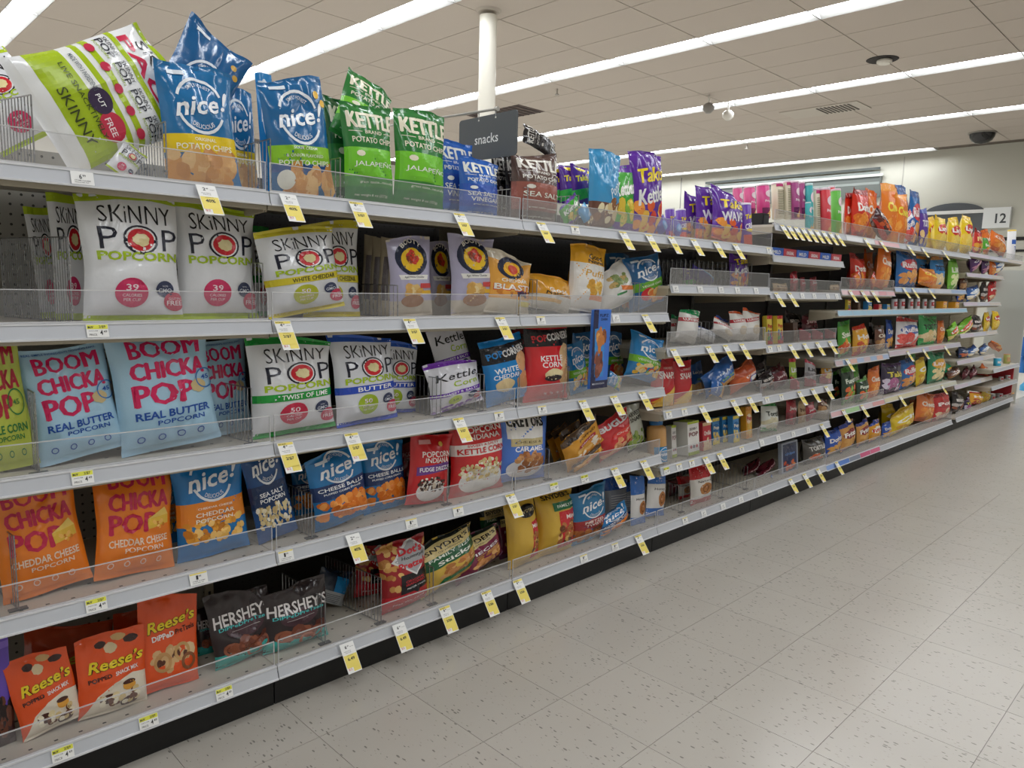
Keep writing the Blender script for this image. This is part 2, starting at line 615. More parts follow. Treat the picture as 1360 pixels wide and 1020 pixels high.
def kettle(c1, c2, c3, flav, letter='f0ead2', sub='a8b48c', band2=None):
    l1 = R(-.5, .28, .5, .56, c2) + R(-.5, .18, .5, .28, band2 or c3)
    l2 = TB('KETTLE', .04, .83, .94, .16, letter, .014) + T('BRAND', .04, .715, .34, .035, letter, .6) + R(-.42, .712, -.18, .718, letter) + R(.26, .712, .46, .718, letter)
    l2 += T('POTATO CHIPS', .04, .635, .84, .055, letter, .8)
    y = .4
    for s_ in flav:
        l2 += T(s_, .04, y, min(.84, .105 * len(s_)), .07, 'eff2e6', .4)
        y -= .09
    l2 += T('great taste...naturally', .08, .225, .7, .03, 'e8eed8', .2) + T('net weight 8 oz (227g)', -.02, .1, .66, .03, 'e0e6d0', .2) + E(-.26, .5, .08, .03, letter, n=9)
    return [l1, l2]


design('kettle_jalapeno', '2e7a38', kettle('2e7a38', '76c832', '3f8a3a', ['JALAPE\u00d1O']), .36)
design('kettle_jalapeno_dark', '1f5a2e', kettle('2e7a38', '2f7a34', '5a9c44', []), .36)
design('kettle_vinegar', '2c62b8', kettle('2c62b8', '2f58b4', '2a52ac', ['SEA SALT &', 'VINEGAR'], 'eef0ea', band2='2a50a8'), .36)
design('kettle_salt', '5c4640', kettle('5c4640', '9c5c50', '8a5248', ['SEA SALT'], 'eae6dc'), .36)
design('kettle_pepper', '1c1a1c', kettle('1c1a1c', '242022', '2a2224', [], 'b0aca4'), .36)


def pirate(flav, fcol, sub):
    return [R(-.5, 0, .5, .2, 'c9bfae') + E(-.02, .74, .38, .22, '18223e'),
            E(-.02, .72, .26, .15, 'f2c61e') + TA('BOOTY', -.02, .72, .32, 135, 45, .08, 'f0ece0', .8) + Q([(-.34, .47), (.32, .47), (.36, .53), (-.38, .53)], 'f2f0ea'),
            BLOBS(-.14, .64, .12, .78, ['d83a24', '8a3a1c', 'e8a040'], 9, .09, 3) + T(flav, -.02, .5, .5, .035, '2a2c3c', .3),
            ] + sub


design('puffs_lilac', 'b4b0cc', pirate('Aged White Cheddar', 'fff', [BLOBS(-.25, .2, .1, .38, ['e2c07c', 'd8a858', 'f0d8a0'], 20, .09, 5) + R(.1, .36, .42, .42, 'd04848') + E(-.06, .2, .26, .08, '9a6a44') + R(.14, .28, .4, .33, 'e8b83c')]), .3, side='cfc4b2')
design('puffs_cheddar', 'd8cdb8', [Q([(-.5, .25), (.5, .25), (.5, .95), (.1, .8), (-.5, .9)], 'e8a848') + R(-.5, 0, .5, .25, 'd6ccb8') + E(-.05, .76, .3, .18, '1c2440'), E(-.05, .75, .2, .12, 'f0b41e') + T('CHEDDAR', 0, .56, .6, .06, 'f4f0e4', 1.4) + T('BLAST!', .0, .44, .86, .12, 'd84a20', 2.4) + BLOBS(-.4, .3, .4, .36, ['e8a040', 'd08030', '4a3a5c'], 16, .08), T('BLAST!', -.012, .447, .82, .1, 'f6f2e8', 1.2) + R(.16, .14, .46, .22, 'e8d848') + E(-.05, .74, .1, .08, 'd04020')], side='d8ccb4')
design('puffs_beige_side', 'b4a891', [R(-.1, .2, .3, .75, '6b6468')], .5)
design('good_puffs', 'f0b02a', [R(-.5, 0, .5, .72, 'eceae6'), T('Good', .1, .83, .42, .08, '3a2c1c', 1, .1) + T('Puffs', .08, .58, .6, .1, 'd8a438', .6, .2) + BLOBS(-.2, .28, .36, .44, ['e6b44a', 'd8a038', 'f0cc70'], 14, .1, 5) + R(-.05, .18, .42, .26, 'e8843c'), T('Natured', .1, .76, .48, .06, '3a2c1c', 1, .1)], .36)
design('good_orange', 'e0a030', [R(-.5, 0, .5, .4, 'd8d4cc') + T('Good', .0, .56, .5, .14, 'f0ece4', 1.2) + T('Natured', .0, .46, .6, .1, '3a2c1c', .8) + R(-.5, .2, .1, .3, 'e8b040')], .4)
design('white_crisps', 'e4e2de', [BLOBS(-.3, .58, .2, .8, ['8a9a5c', 'c8a868', '6c8048'], 14, .1, 8) + Q([(-.1, .55), (.4, .4), (.4, .3), (-.05, .42)], 'e8823c') + R(-.2, .32, .1, .37, '3c8a4c')], .36)
design('popped_blue', '1c86d0', [R(-.5, .64, .5, .9, '1c1c22') + E(.28, .6, .17, .16, 'd8a878', jag=.2) + E(.3, .3, .22, .14, 'cf9868', jag=.2) + E(-.18, .3, .19, .1, 'ead2a0', jag=.15), T('POP', -.28, .76, .32, .1, '2c8ad4', 1.6, 0, 6) + T('CORNERS', .14, .78, .56, .11, 'e8e6e4', 1.8, 0, 6) + T('WHITE', -.12, .52, .5, .08, 'f0f6fa', 1) + T('CHEDDAR', -.12, .43, .56, .07, 'f0f6fa', 1) + T('FLAVORED', .0, .2, .4, .03, 'dfeaf4', .4)], .34)
design('popped_red', 'd8242c', [R(-.5, .7, .5, .92, '1c1a1e') + E(.3, .56, .17, .17, 'e0b888', jag=.18) + E(.3, .33, .19, .13, 'd8aa78', jag=.18), T('POP', -.25, .8, .32, .09, 'd8343c', 1.6, 0, 5) + T('CORNERS', .17, .83, .56, .1, 'eceae8', 1.8, 0, 5) + T('KETTLE', -.05, .55, .5, .07, 'f6eeee', 1) + T('CORN', -.05, .47, .46, .07, 'f6eeee', 1) + E(-.02, .35, .2, .07, 'e8d8a8', jag=.15) + E(-.02, .3, .19, .04, '2a2024') + sum([T('0g', -.1 + .14 * i, .1, .07, .035, 'f0c8c8', .4) for i in range(4)], [])], .34)
design('popped_red_shaded', '9c1c26', [R(-.5, .7, .5, .92, '181418') + T('PO', .05, .8, .5, .09, 'a8303c', 1.6)], .34)  # rear copy of the red bag, shelf shade put into its colours


def indiana(top, l1_):
    return [l1_]


design('indiana_fudge', 'c81e24', [E(-.02, .2, .34, .16, 'eceae8') + Q([(-.4, .42), (.42, .5), (.42, .62), (-.4, .54)], '6c3a8c'), BLOBS(-.34, .2, .3, .4, ['f0e8dc', '5a3c34', 'd8c8b4', '3a2824'], 110, .032, 7, inside=(-.02, .3, .33, .12)) + T('POPCORN', .06, .72, .72, .08, 'f2e6e0', 1) + T('INDIANA', .06, .64, .58, .07, 'f2e6e0', .8) + T('FUDGE DRIZZLE', .02, .52, .74, .06, 'f4ecf6', 1.2, 0, 4) + E(.16, .86, .05, .035, 'd8b04c') + R(-.36, .86, -.06, .92, 'e8a8a8')], .34)
design('indiana_kettle', 'cc2a2c', [E(0, .2, .42, .18, 'ecebe8') + R(-.5, .54, .5, .68, 'eeece8'), BLOBS(-.42, .2, .42, .5, POPC, 130, .036, 8, inside=(0, .33, .41, .15)) + T('POPCORN', .02, .85, .76, .08, 'f2e6e0', 1) + T('INDIANA', .02, .76, .66, .065, 'f2e6e0', .8) + T('KETTLE CORN', .0, .595, .88, .07, 'c8282c', 1.2) + T('SWEET & SALTY', 0, .66, .6, .028, 'c8282c', .4)], .34)
design('indiana_shaded', '7c1820', [T('POPCORN', .0, .8, .8, .08, 'b89a98', .8) + T('INDIANA', .1, .7, .5, .06, 'b89a98', .8) + R(-.5, .0, .5, .4, '2c2024')], .34)  # red popcorn bag with film and lettering darkened to paint in shade
design('creators', '4a78d0', [Q([(-.4, .6), (.3, .6), (.3, 1), (-.4, 1)], 'eceae8') + E(-.02, .2, .36, .15, 'e6e6ea') + R(-.36, .5, .3, .6, 'c8b888'), T('CRETORS', -.04, .82, .72, .14, '18181c', 2) + T('CHEESE &', -.02, .55, .54, .03, '5a4a30', .5) + T('CARAMEL', 0, .46, .6, .07, 'f4f4fa', 1.2) + BLOBS(-.36, .16, .34, .4, ['b87848', '9c6034', 'd09860', 'a86c3c'], 50, .065, 6, inside=(-.01, .28, .34, .12))], .34)
design('wheat_puffs', 'd8982c', [R(-.5, .8, .5, 1, '5a4634') + BLOBS(-.3, .1, .4, .45, ['f0e6d4', 'e8b868', 'd88c3c'], 26, .09, 9) + R(-.2, .5, .3, .6, 'b02c34'), T('Wheat Thins', .0, .85, .8, .09, '1e1a18', .8, .2) + T('POPPED', .1, .7, .5, .06, '5a3a1c', 1) + T('Classic', .04, .55, .4, .05, 'f4e8d8', .5)], .2)
design('bugles', 'c82a30', [BLOBS(-.4, .08, .4, .42, ['e8a878', 'dc9460', 'f0bc90'], 30, .09, 10) + E(.1, .55, .3, .1, 'dc4038'), T('BUGLES', .0, .84, .88, .14, 'e8e4e6', 2.4) + T('Original', .16, .56, .5, .07, 'f6dcd0', .8, .2)], .32)
design('harvest', 'c4c8bc', [R(-.5, .0, .5, .1, '2a3a20') + BLOBS(-.4, .08, .45, .4, ['7a9a3c', '5c8430', '9cb458'], 30, .09, 11), T('HARVEST', .0, .8, .8, .09, '3a3c34', 1) + T('SNAPS', .05, .69, .6, .09, '3a3c34', 1)], .32)
design('snaps_red', 'c2202c', [Q([(-.5, 0), (.5, 0), (.5, .45), (.1, .3), (-.5, .1)], 'e8a838') + Q([(-.5, 0), (.3, .0), (.5, .3), (.4, .45)], 'f0c85c'), T('HARVEST', .1, .79, .44, .05, 'ecc8c0', .8) + T('SNAPS', .08, .64, .8, .14, 'f2e6e2', 1.2)], .32)
design('blue_chips', '2c62a8', [E(0, .2, .44, .2, 'd8b878') + BLOBS(-.4, .05, .4, .35, CHIPS, 22, .12, 3), T('Late July', .0, .7, .7, .12, 'e8f0f8', 1, .2) + T('SEA SALT', .1, .5, .56, .06, 'a8d84c', .8)], .34)
design('orange_chips', 'c85c28', [R(-.5, .6, .5, .95, 'b04a24') + T('CHIPS', .1, .5, .5, .1, 'f0e0d8', 1.4) + E(.2, .3, .2, .16, '3a66b0') + E(.2, .3, .15, .12, 'f0ece8')], .34)
design('rice_red', 'e8e6e2', [R(-.5, .92, .5, 1, 'd85a24') + Q([(-.5, .56), (.5, .72), (.5, .84), (-.5, .68)], 'b82c38') + R(-.5, 0, .5, .2, 'd0cac4'), T('LUNDBERG', .0, .7, .84, .08, 'f2eeea', 1.2, 0, 10) + E(.1, .36, .3, .16, 'd8c8b0')], .34)
design('rice_green', 'e8e6e2', [R(-.5, .86, .5, 1, '1c9a5c') + Q([(-.5, .56), (.5, .72), (.5, .84), (-.5, .68)], 'b82c38') + R(-.5, 0, .5, .2, 'cfcac4'), T('LUNDBERG', .0, .7, .84, .08, 'f2eeea', 1.2, 0, 10)], .34)
design('rice_blue', 'dfe0e6', [R(-.5, .8, .5, 1, '3c5cb8') + R(-.5, .5, .5, .64, 'b8bcc4') + T('RICE', 0, .4, .6, .1, '5a606c', 1)], .34)


def reese(kind):
    if kind == 'mix':
        return [Q([(-.5, 0), (.5, 0), (.5, .42), (.3, .44), (0, .38), (-.25, .26), (-.4, .1)], 'e6dcc8') + E(-.02, .82, .09, .06, 'ddc8a0', jag=.2) + E(-.16, .88, .08, .04, '3a201a', jag=.15) + E(.28, .88, .11, .045, '3a201a', jag=.15) + E(.1, .93, .1, .04, 'd0a870', jag=.2),
                T('Reese\u2019s', .06, .64, .8, .15, '1c1410', 2.4, .25, 5) + E(-.1, .2, .13, .06, '4a2418', jag=.1) + E(.2, .1, .13, .06, '4a2418', jag=.1) + E(.22, .3, .1, .06, 'e0a03c') + E(.22, .34, .1, .03, '4a2418') + BLOBS(-.2, .1, .35, .26, ['e8d8a8', 'd8c088', 'f2ead0', '6a3c24'], 26, .05, 3),
                T('Reese\u2019s', .06, .643, .8, .145, 'f2d428', 1.3, .25, 5) + T('POPPED', -.2, .47, .34, .05, '2a1812', 1.2, 0, 6) + T('SNACK MIX', .2, .5, .36, .055, 'f4e8e0', 1.4, 0, 6)]
    return [BLOBS(-.35, .22, .4, .42, ['d8b07c', 'c09058', 'e6c898'], 16, .09, 3) + BLOBS(-.3, .3, .35, .4, ['5a3020'], 6, .06, 5),
            T('Reese\u2019s', .04, .73, .82, .13, '1c1410', 2.4, .25, 8) + RING(-.14, .31, .15, .05, 'c89860') + RING(.2, .38, .14, .05, 'd0a468') + RING(.3, .26, .13, .05, '8a5430'),
            T('Reese\u2019s', .04, .732, .81, .123, 'f2d428', 1.3, .25, 8) + T('DiPPeD', -.12, .585, .38, .06, 'f4ece6', 1.6, 0, 6) + T('PreTzels', .26, .62, .34, .06, '2a1812', .6, 0, 8)]


design('orange_snack_mix', 'e8551c', reese('mix'), .2, 'pouch')
design('orange_dipped', 'e8551c', reese('dip'), .2, 'pouch')
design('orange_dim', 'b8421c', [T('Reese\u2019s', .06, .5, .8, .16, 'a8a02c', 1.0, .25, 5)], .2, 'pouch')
design('purple_pouch', '6a4cc0', [R(-.5, 0, .5, .3, '3a2424') + R(-.5, .75, .5, .8, '8a6cd8') + BLOBS(-.4, .1, .45, .35, ['4a2c24', '6a3c2c', '241414'], 20, .1)], .2, 'pouch')
design('dark_pouch', '2e2426', [R(-.5, 0, .5, .2, '35a8a0') + E(.02, .5, .3, .13, '4a3038'), T('HERSHEY\u2019S', .02, .67, .92, .18, 'e6e2e2', 1.0) + T('DiPPeDPreTzels', .02, .555, .8, .05, '4cc8c8', 1) + BLOBS(-.4, .12, .42, .3, ['7a4230', '96563c', '5c2c20'], 10, .12, 3) + R(-.2, .48, .25, .485, 'c8c0c0'),
                                sum([RING(x, y, .13, .045, c) for x, y, c in ((-.25, .25, '9a5a40'), (-.03, .25, '7a4230'), (.25, .2, '8c4c36'), (.1, .13, 'a4644a'))], [])], .26, 'pouch')
design('dark_mini', '10243c', [R(.0, .3, .5, .8, '2488c8') + R(-.5, 0, .5, .35, 'b0b4b8') + sum([R(-.4, .05 + .05 * i, .3, .065 + .05 * i, '555a60') for i in range(5)], [])], .3)
design('dots', 'a01c24', [BLOBS(-.5, .3, -.15, 1, ['d09850', 'b87838', 'e0b46c'], 26, .07, 3) + R(-.5, 0, .5, .26, 'c8202c') + Q([(-.2, .26), (.5, .26), (.5, .55), (-.2, .55)], '1c1a1e') + BLOBS(.38, .3, .5, 1, ['d09850', 'b87838'], 12, .05, 4) + Q([(-.1, .34), (.16, .22), (.42, .34), (.42, .5), (-.1, .5)], '1c1a1e'),
                  Q([(.14, 1.02), (-.32, .76), (.14, .5), (.52, .76)], 'e4e2e2'), Q([(.14, .99), (-.26, .76), (.14, .53), (.48, .76)], 'a8a8ac') + T('ORIGINAL', .12, .44, .46, .04, 'd8343c', .8) + T('SEASONED', .12, .39, .46, .035, 'd8343c', .8) + T('PRETZEL TWISTS', .14, .33, .44, .022, 'eaeaea', .5) + T('Net Wt 16 oz', .02, .12, .7, .03, 'f0c8c8', .3),
                  T('Dot\u2019s', .1, .86, .5, .1, 'c8202c', 2) + T('Homestyle', .14, .765, .5, .06, '1a1a1c', .3, .3) + T('Pretzels', .12, .67, .66, .09, 'c8202c', 1.6)], .4)


def snyder(base, mid, flav, fc):
    return [R(-.5, .82, .5, 1, '1c2420') + BLOBS(-.2, .26, .36, .56, ['c88850', 'b07038', 'dca868'], 40, .07, 4, inside=(.08, .4, .32, .15)) + Q([(-.4, .76), (.4, .76), (.42, .94), (-.38, .94)], 'd8c488') + mid,
            T('SNYDER\u2019S', .02, .87, .74, .07, '1e1814', 1.2) + T('OF HANOVER', .04, .8, .4, .025, '3a2c20', .3) + T(flav, .05, .63, .6, .07, fc, 1)]


design('sticks', 'd8b44c', snyder(None, R(-.5, .56, .5, .76, '1c5a34') + Q([(-.3, .2), (.4, .2), (.44, .3), (-.2, .3)], '1f7a48'), 'Sticks', 'eef0e4') + [T('FAMILY SIZE', .02, .73, .74, .05, 'dfe8dc', .8)], .4)
design('pieces', '7c1f44', snyder(None, R(-.5, .0, .5, .12, '6a3a58'), 'PIECES', 'f0e8ec') + [T('HONEY MUSTARD', .1, .56, .5, .025, 'e8c060', .3)], .36)
design('minis', 'd0a838', [R(-.1, .1, .5, .7, 'c8242c') + BLOBS(-.1, .2, .5, .5, PRTZ + ['e0b868'], 34, .075, 6) + R(-.2, .72, .5, .84, '1c6a3c'), T('FAMILY SIZE', .2, .78, .6, .045, 'e8f0e4', .8) + T('Minis', .28, .6, .36, .07, 'f6e6e0', 1) + T('SNYDER\u2019S', 0, .93, .8, .06, '1e1814', 1.2)], .4)
design('minis_gold', 'd4ac40', [Q([(.05, .1), (.5, .1), (.5, .7), (.15, .66)], 'c42430') + BLOBS(.1, .2, .5, .5, PRTZ + ['e0b868'], 20, .07, 8), T('Minis', .3, .6, .3, .06, 'f6e6e0', 1) + E(.1, .84, .3, .1, '1c1814'), T('SNYDER\u2019S', .1, .84, .5, .05, 'd8c488', .8)], .4)
design('blue_white_cookie', 'e6e4e2', [R(-.5, .62, .5, 1, '2c6cc0') + R(-.5, 0, .5, .16, '4c7cc8') + E(.14, .34, .24, .14, 'b87840', jag=.12), T('Honey', .0, .52, .6, .06, '3a3c44', .4, .2) + RING(.14, .34, .14, .05, '8a5428')], .32)
design('red_white_cookie', 'e8e4de', [R(-.5, .7, .5, 1, 'c42a30') + R(-.5, 0, .5, .16, 'c42a30') + E(.04, .4, .3, .16, 'b87c44', jag=.12), T('Natural', .0, .62, .6, .06, '4a3a34', .4, .2) + RING(.04, .4, .16, .06, '8a5428')], .32)
design('silver_bag', '9aa0ae', [R(-.5, .75, .5, 1, '2c5cb0') + R(-.5, 0, .5, .12, '2c5cb0') + sum([R(-.35, .3 + .06 * i, .3, .32 + .06 * i, 'dfe2e8') for i in range(6)], [])], .34)


def takis(tc, word, lower, lc='f0f0ee'):
    return [R(-.5, 0, .5, .2, lower) + BLOBS(-.4, .06, .42, .4, ['e8602c', 'd8402c', 'f09c44', 'f0c050'], 20, .12, 3), TB('Takis', .02, .74, .84, .17, tc, .012, shear=.3, rot=10) + TB(word, .04, .5, .88, .19, lc, .01, shear=.2, rot=12)]


design('takis_kettlez', '5c2c98', takis('f0d42c', 'Kettlez', '7a3ab0'), .34)
design('takis_waves', '5a2a94', takis('f0d42c', 'WAVES', 'd8643c', 'e6e2ea'), .3)
design('takis_small', '53268a', [Q([(-.5, .0), (.5, .2), (.5, .45), (-.5, .3)], '3cac4c') + E(.0, .9, .3, .05, 'f0d42c'), T('Takis', .02, .66, .8, .16, 'f0d42c', 2.2, .3, 10)], .34)
design('takis_lime', '46a83c', [R(-.5, 0, .5, .16, '5c2c98') + R(-.5, .9, .5, 1, '5c2c98') + BLOBS(-.4, .16, .42, .46, ['e8d04c', 'd8b83c', '88b83c'], 22, .12, 5), T('Kettlez', .02, .66, .9, .2, 'f0f2ea', 2, .3, 10)], .34)
design('blue_tall', '3c92c4', [R(-.5, 0, .5, .34, '6a4436') + BLOBS(-.4, .1, .42, .36, ['d8c08c', '8a5c38', 'e8dcb4'], 16, .1, 6) + T('Popped', .2, .55, .5, .16, 'dcecf4', .6, .3, 40)], .34)
design('purple_blue', '5448a8', [E(0, .5, .36, .2, '5c9ad8') + E(0, .5, .24, .12, 'a8c8ec')], .6)
design('takis_can', '6030a0', [R(-.5, .0, .5, .25, 'd8503c') + T('Takis', .0, .72, .8, .12, 'f0d42c', 2, .3, 8) + T('CRISPS', .0, .48, .8, .14, 'f0eef4', 1.6, .1, 8) + E(0, .36, .35, .04, 'f0d42c')], 1, 'can', top='e4e0ea')
for n_, c_, c2_ in (('can_pink', 'cf4a86', '7a2458'), ('can_magenta', 'c83a80', '6a2050'), ('can_purple', '9a3878', '5c1c50'), ('can_teal', '2ca0a4', '44b8bc'), ('can_red', 'c8303c', 'd85a50'), ('can_green', '5cb03c', '78a02c')):
    design(n_, c_, [R(-.5, 0, .5, .3, c2_) + BLOBS(-.3, .04, .3, .22, CHIPS, 8, .12, 4) + E(.02, .74, .3, .11, 'f0dce4'), T('Pringles', .02, .5, .66, .09, 'f2e8ec', 1.2)], 1, 'can', top='d8bcc8' if 'teal' not in n_ else 'bcd8d8')
design('can_back', 'd8d0b8', [R(-.5, .92, .5, 1, 'c03c78') + sum([R(-.4, .1 + .05 * i, .4, .12 + .05 * i, '8a866c') for i in range(15)], [])], 1, 'can', top='d8bcc8')


def simple(name, base, c1, word, wc, food=None, thick=.34, fy=.3, wy=.62, c2=None, kind='bag'):
    l1 = R(-.5, .0, .5, .14, c1) + R(-.5, .88, .5, 1, c1)
    if c2:
        l1 += E(0, wy, .44, .16, c2)
    if food:
        l1 += BLOBS(-.42, fy - .16, .42, fy + .14, food, 18, .13, len(name))
    design(name, base, [l1, T(word, 0, wy, .8, .17, wc, 2)], thick, kind)


simple('doritos_red', 'cc3020', '8c1c18', 'Doritos', 'f4ece4', ['e88c2c', 'd86c20'])
simple('doritos_dark', '3c2024', 'c83424', 'Doritos', 'f0e8e4', ['d8602c', '5a2820'])
simple('cheetos_orange', 'e8802c', 'f09c38', 'Cheetos', 'f8e04c', ['f0a040', 'e87c24'])
simple('ruffles_blue', '2468ac', '1c4c8c', 'Ruffles', 'f0e4e4', ['e8a85c', 'd8904c'], c2='c83c44')
simple('ruffles_red', 'e6e4ea', 'c8242c', 'Ruffles', 'f0e8ea', ['d83c34', 'e8645c'], c2='3c5ca8')
simple('tostitos_blue', '2c84c8', 'e8a04c', 'TOSTITOS', '16203c', ['ead0a0'])
simple('tostitos_purple', '5c3c98', '4c5cb0', 'TOSTITOS', 'ece8f0', ['e8c88c'])
simple('tostitos_green', '2f9a50', '3cb060', 'TOSTITOS', '14241c', ['e8d0a4', 'dcc088'])
simple('lays_yellow', 'e8c828', 'd8b020', 'Lay\u2019s', 'f4eeea', ['f0d468', 'e8c44c'], c2='c8302c')
simple('lays_green', '1c8c60', '1c7c54', 'Lay\u2019s', 'f6e0dc', ['e8d49c'], c2='e0a838')
simple('lays_lime', '6cb02c', '88c83c', 'Lay\u2019s', 'f4f0ec', ['f0e090'], c2='d8442c')
simple('lays_blue', '3464a8', '284c8c', 'Lay\u2019s', 'f4f0ec', ['f0e0b0', 'f4f0e8'], c2='d0dce8')
simple('red_fries', 'c0342c', '8c2420', 'FRIES', 'f0d090', ['e8b84c', 'd89c38'])
simple('lime_chips', '7cc43c', '5ca82c', 'LIME', 'eaf4dc', ['e4ecb0'])
simple('multi_green', '58a838', '3c9040', 'Snack', 'f0f4e0', ['e8a03c', 'e8e0d0', 'd85c2c'])
simple('yellow_red', 'e8a82c', 'd83c28', 'Hot', 'f6ece0', ['f0c04c', 'c8502c'])
simple('dark_purple', '2c2040', '4c2c60', 'Takis', 'd8c84c', ['a85c8c', 'd0c8dc'])
simple('purple_chips', '5a3470', '402454', 'Chips', 'e8e0ec', ['d8a0b0', 'b87c9c'])
simple('dark_green', '24402c', '4c8c34', 'Funyuns', 'e8f0e0', ['8cb44c', 'e8703c'])
simple('brown_chips', '6c4434', '3c2820', 'Chips', 'e8dcc8', ['c89c6c', 'a87848'])
simple('fritos', 'e8a42c', '2c4ca8', 'Fritos', 'c8302c', ['e8b060', 'd89c4c'], c2='f4ece0')
simple('fritos_tan', 'd89c50', '2c3c8c', 'Fritos', 'f2ece4', ['e0a85c'], c2='8c2c30')
simple('doritos_blue', '2454b4', '1c3c88', 'Doritos', 'f0ece8', ['e8b05c'])
simple('yellow_bag', 'e0c020', 'c8a01c', 'Ch', 'f0ece0', ['f0d860', 'd8a02c'])
simple('orange_bag', 'e0742c', 'c85c20', 'Cheetos', 'f4e4d4', ['f0a850', 'e88c34'])
simple('red_bag', 'c8282c', 'a01c24', 'Pop', 'f6e8e4', ['e8d4b0', 'd89c84'], c2='a81c24')
simple('black_bag', '241e22', '3c3034', 'BBQ', 'e0d8d4', ['8c4c34', 'c0b8b4'])
simple('grey_tortilla', '4c4844', '2c2a2a', 'TORTILLA', 'd8d4d0', ['c8b8a4', 'b0a08c', 'd8643c'])
simple('blue_tortilla', '2c4068', '1c2c4c', 'Chips', 'e4e8f0', ['e0824c', 'd0643c'])
simple('white_tortilla', 'dfe2dc', '3c9450', 'Tortilla', '4a5048', ['d8d0b0'])
simple('tan_jerky', 'd0b48c', 'b89868', 'Nuts', '7a5a3c', ['b08860'])
simple('red_jerky', 'b83444', '8c2430', 'Jerky', 'f0dcdc', ['7c2c30', '94404a'])
simple('maroon_jerky', '681c2c', '4c1420', 'Jerky', 'd8b8bc', ['54202c'])
simple('jack_yellow', 'e0a83c', 'd0404c', 'Link', 'e8f0f4', ['e8c44c', 'c83c34'])
simple('jack_lime', 'a8c83c', 'c83444', 'Link', 'f0f0ea', ['88a83c'])
simple('jack_grey', 'b0aeb2', 'c83c54', 'Link', '4a484c', ['8c888c'])
simple('box_multi', 'e8d24c', 'c8342c', 'Pop', 'c8342c', ['d83c34', '3c64b0', '3c9a4c'], kind='box', thick=.4)
simple('box_blue', '3c8ccc', 'e8d24c', 'Pop', 'f2f4e4', ['f0dc8c', 'e8c86c'], kind='box', thick=.5, c2='2c74b8')
simple('box_yellow', 'e8a42c', 'd88c20', 'Pop', 'c8342c', ['f0cc6c', 'e8b850'], kind='box', thick=.5, c2='f4dcc0')
simple('box_red', 'c83440', 'e0bc90', 'Orville', 'f6e4dc', ['e8c8a0'], kind='box', thick=.6)
design('box_popcorn', 'eae8e4', [R(-.5, 0, .5, .1, 'a8bc2c') + R(-.5, .93, .5, 1, 'b4c830'), T('SKiNNY', .0, .78, .7, .08, '2a2a30', 0) + T('POP', 0, .62, .8, .13, '7c2030', .4) + sum([E(-.25 + .25 * i, .25, .1, .05, c) for i, c in enumerate(('b84458', '4a5068', 'c8505c'))], [])], .8, 'box', side='d9d8d2', top='b4cc2c')
design('box_brown', '4a342a', [R(-.5, .0, .5, .3, '5c4438') + E(0, .5, .3, .2, '6c5040')], 1, 'box')
design('tray_red', 'c03c50', [T('SNACK', 0, .5, .8, .3, 'e8c8d0', 1)], 1.6, 'tray')
design('jar_nice', 'c8985c', [R(-.5, 0, .5, .5, '2c8cc4') + RING(0, .26, .3, .03, 'e8eef4') + T('nice!', 0, .26, .5, .12, 'f2f6fa', 1.6, .3)], 1, 'jar', top='2c70b0')
design('tub_white', 'dfe0e4', [R(-.5, .55, .5, .7, '3c64b4') + T('TUB', 0, .4, .5, .14, '3c64b4', 1)], 1, 'can', top='e8c84c')
design('tub_blue', '3cacd0', [R(-.5, .3, .5, .6, 'e8eef0') + T('DIP', 0, .45, .5, .14, '2c5c9c', 1)], 1, 'can', top='e8eef4')
design('tub_green', 'a8a860', [R(-.5, .2, .5, .7, 'c89c70') + T('NUTS', 0, .5, .5, .12, '4c6c34', 1)], 1, 'can', top='c87c50')
design('jar_small', 'd8d8dc', [R(-.5, .25, .5, .75, 'b83c44') + T('Dip', 0, .5, .5, .2, 'f4f0f0', 1)], 1, 'can', top='c4c6cc')
design('card_blue', '3c74d0', [R(-.5, 0, -.22, 1, '1c2048') + R(-.5, .0, .5, .1, '1c2048') + Q([(-.4, .76), (.2, .78), (.2, .15), (-.3, .15)], '3c90d8'), T('FLIPZ', .1, .93, .5, .035, '1c2048', .8) + T('DARK', .12, .88, .4, .03, '1c2048', .8) + BLOBS(-.3, .5, .2, .7, ['c87c3c', 'e0a458', '8c4c28'], 14, .12, 3) + BLOBS(-.28, .18, .12, .42, ['7a4030', '9a5844', '5c2c20'], 14, .12, 4) + T('MINI CHOCOLATE', -.05, .06, .7, .02, 'e8ecf4', .4)], .12, 'box')
design('frame_blue', 'a0a8b8', [R(-.42, .04, .42, .94, '1c2c58') + BLOBS(-.35, .08, .35, .35, ['d8602c', 'c84c28', 'e08c4c'], 12, .1, 4), T('chips', 0, .6, .6, .12, '5c8cc8', 1)], .1, 'box')


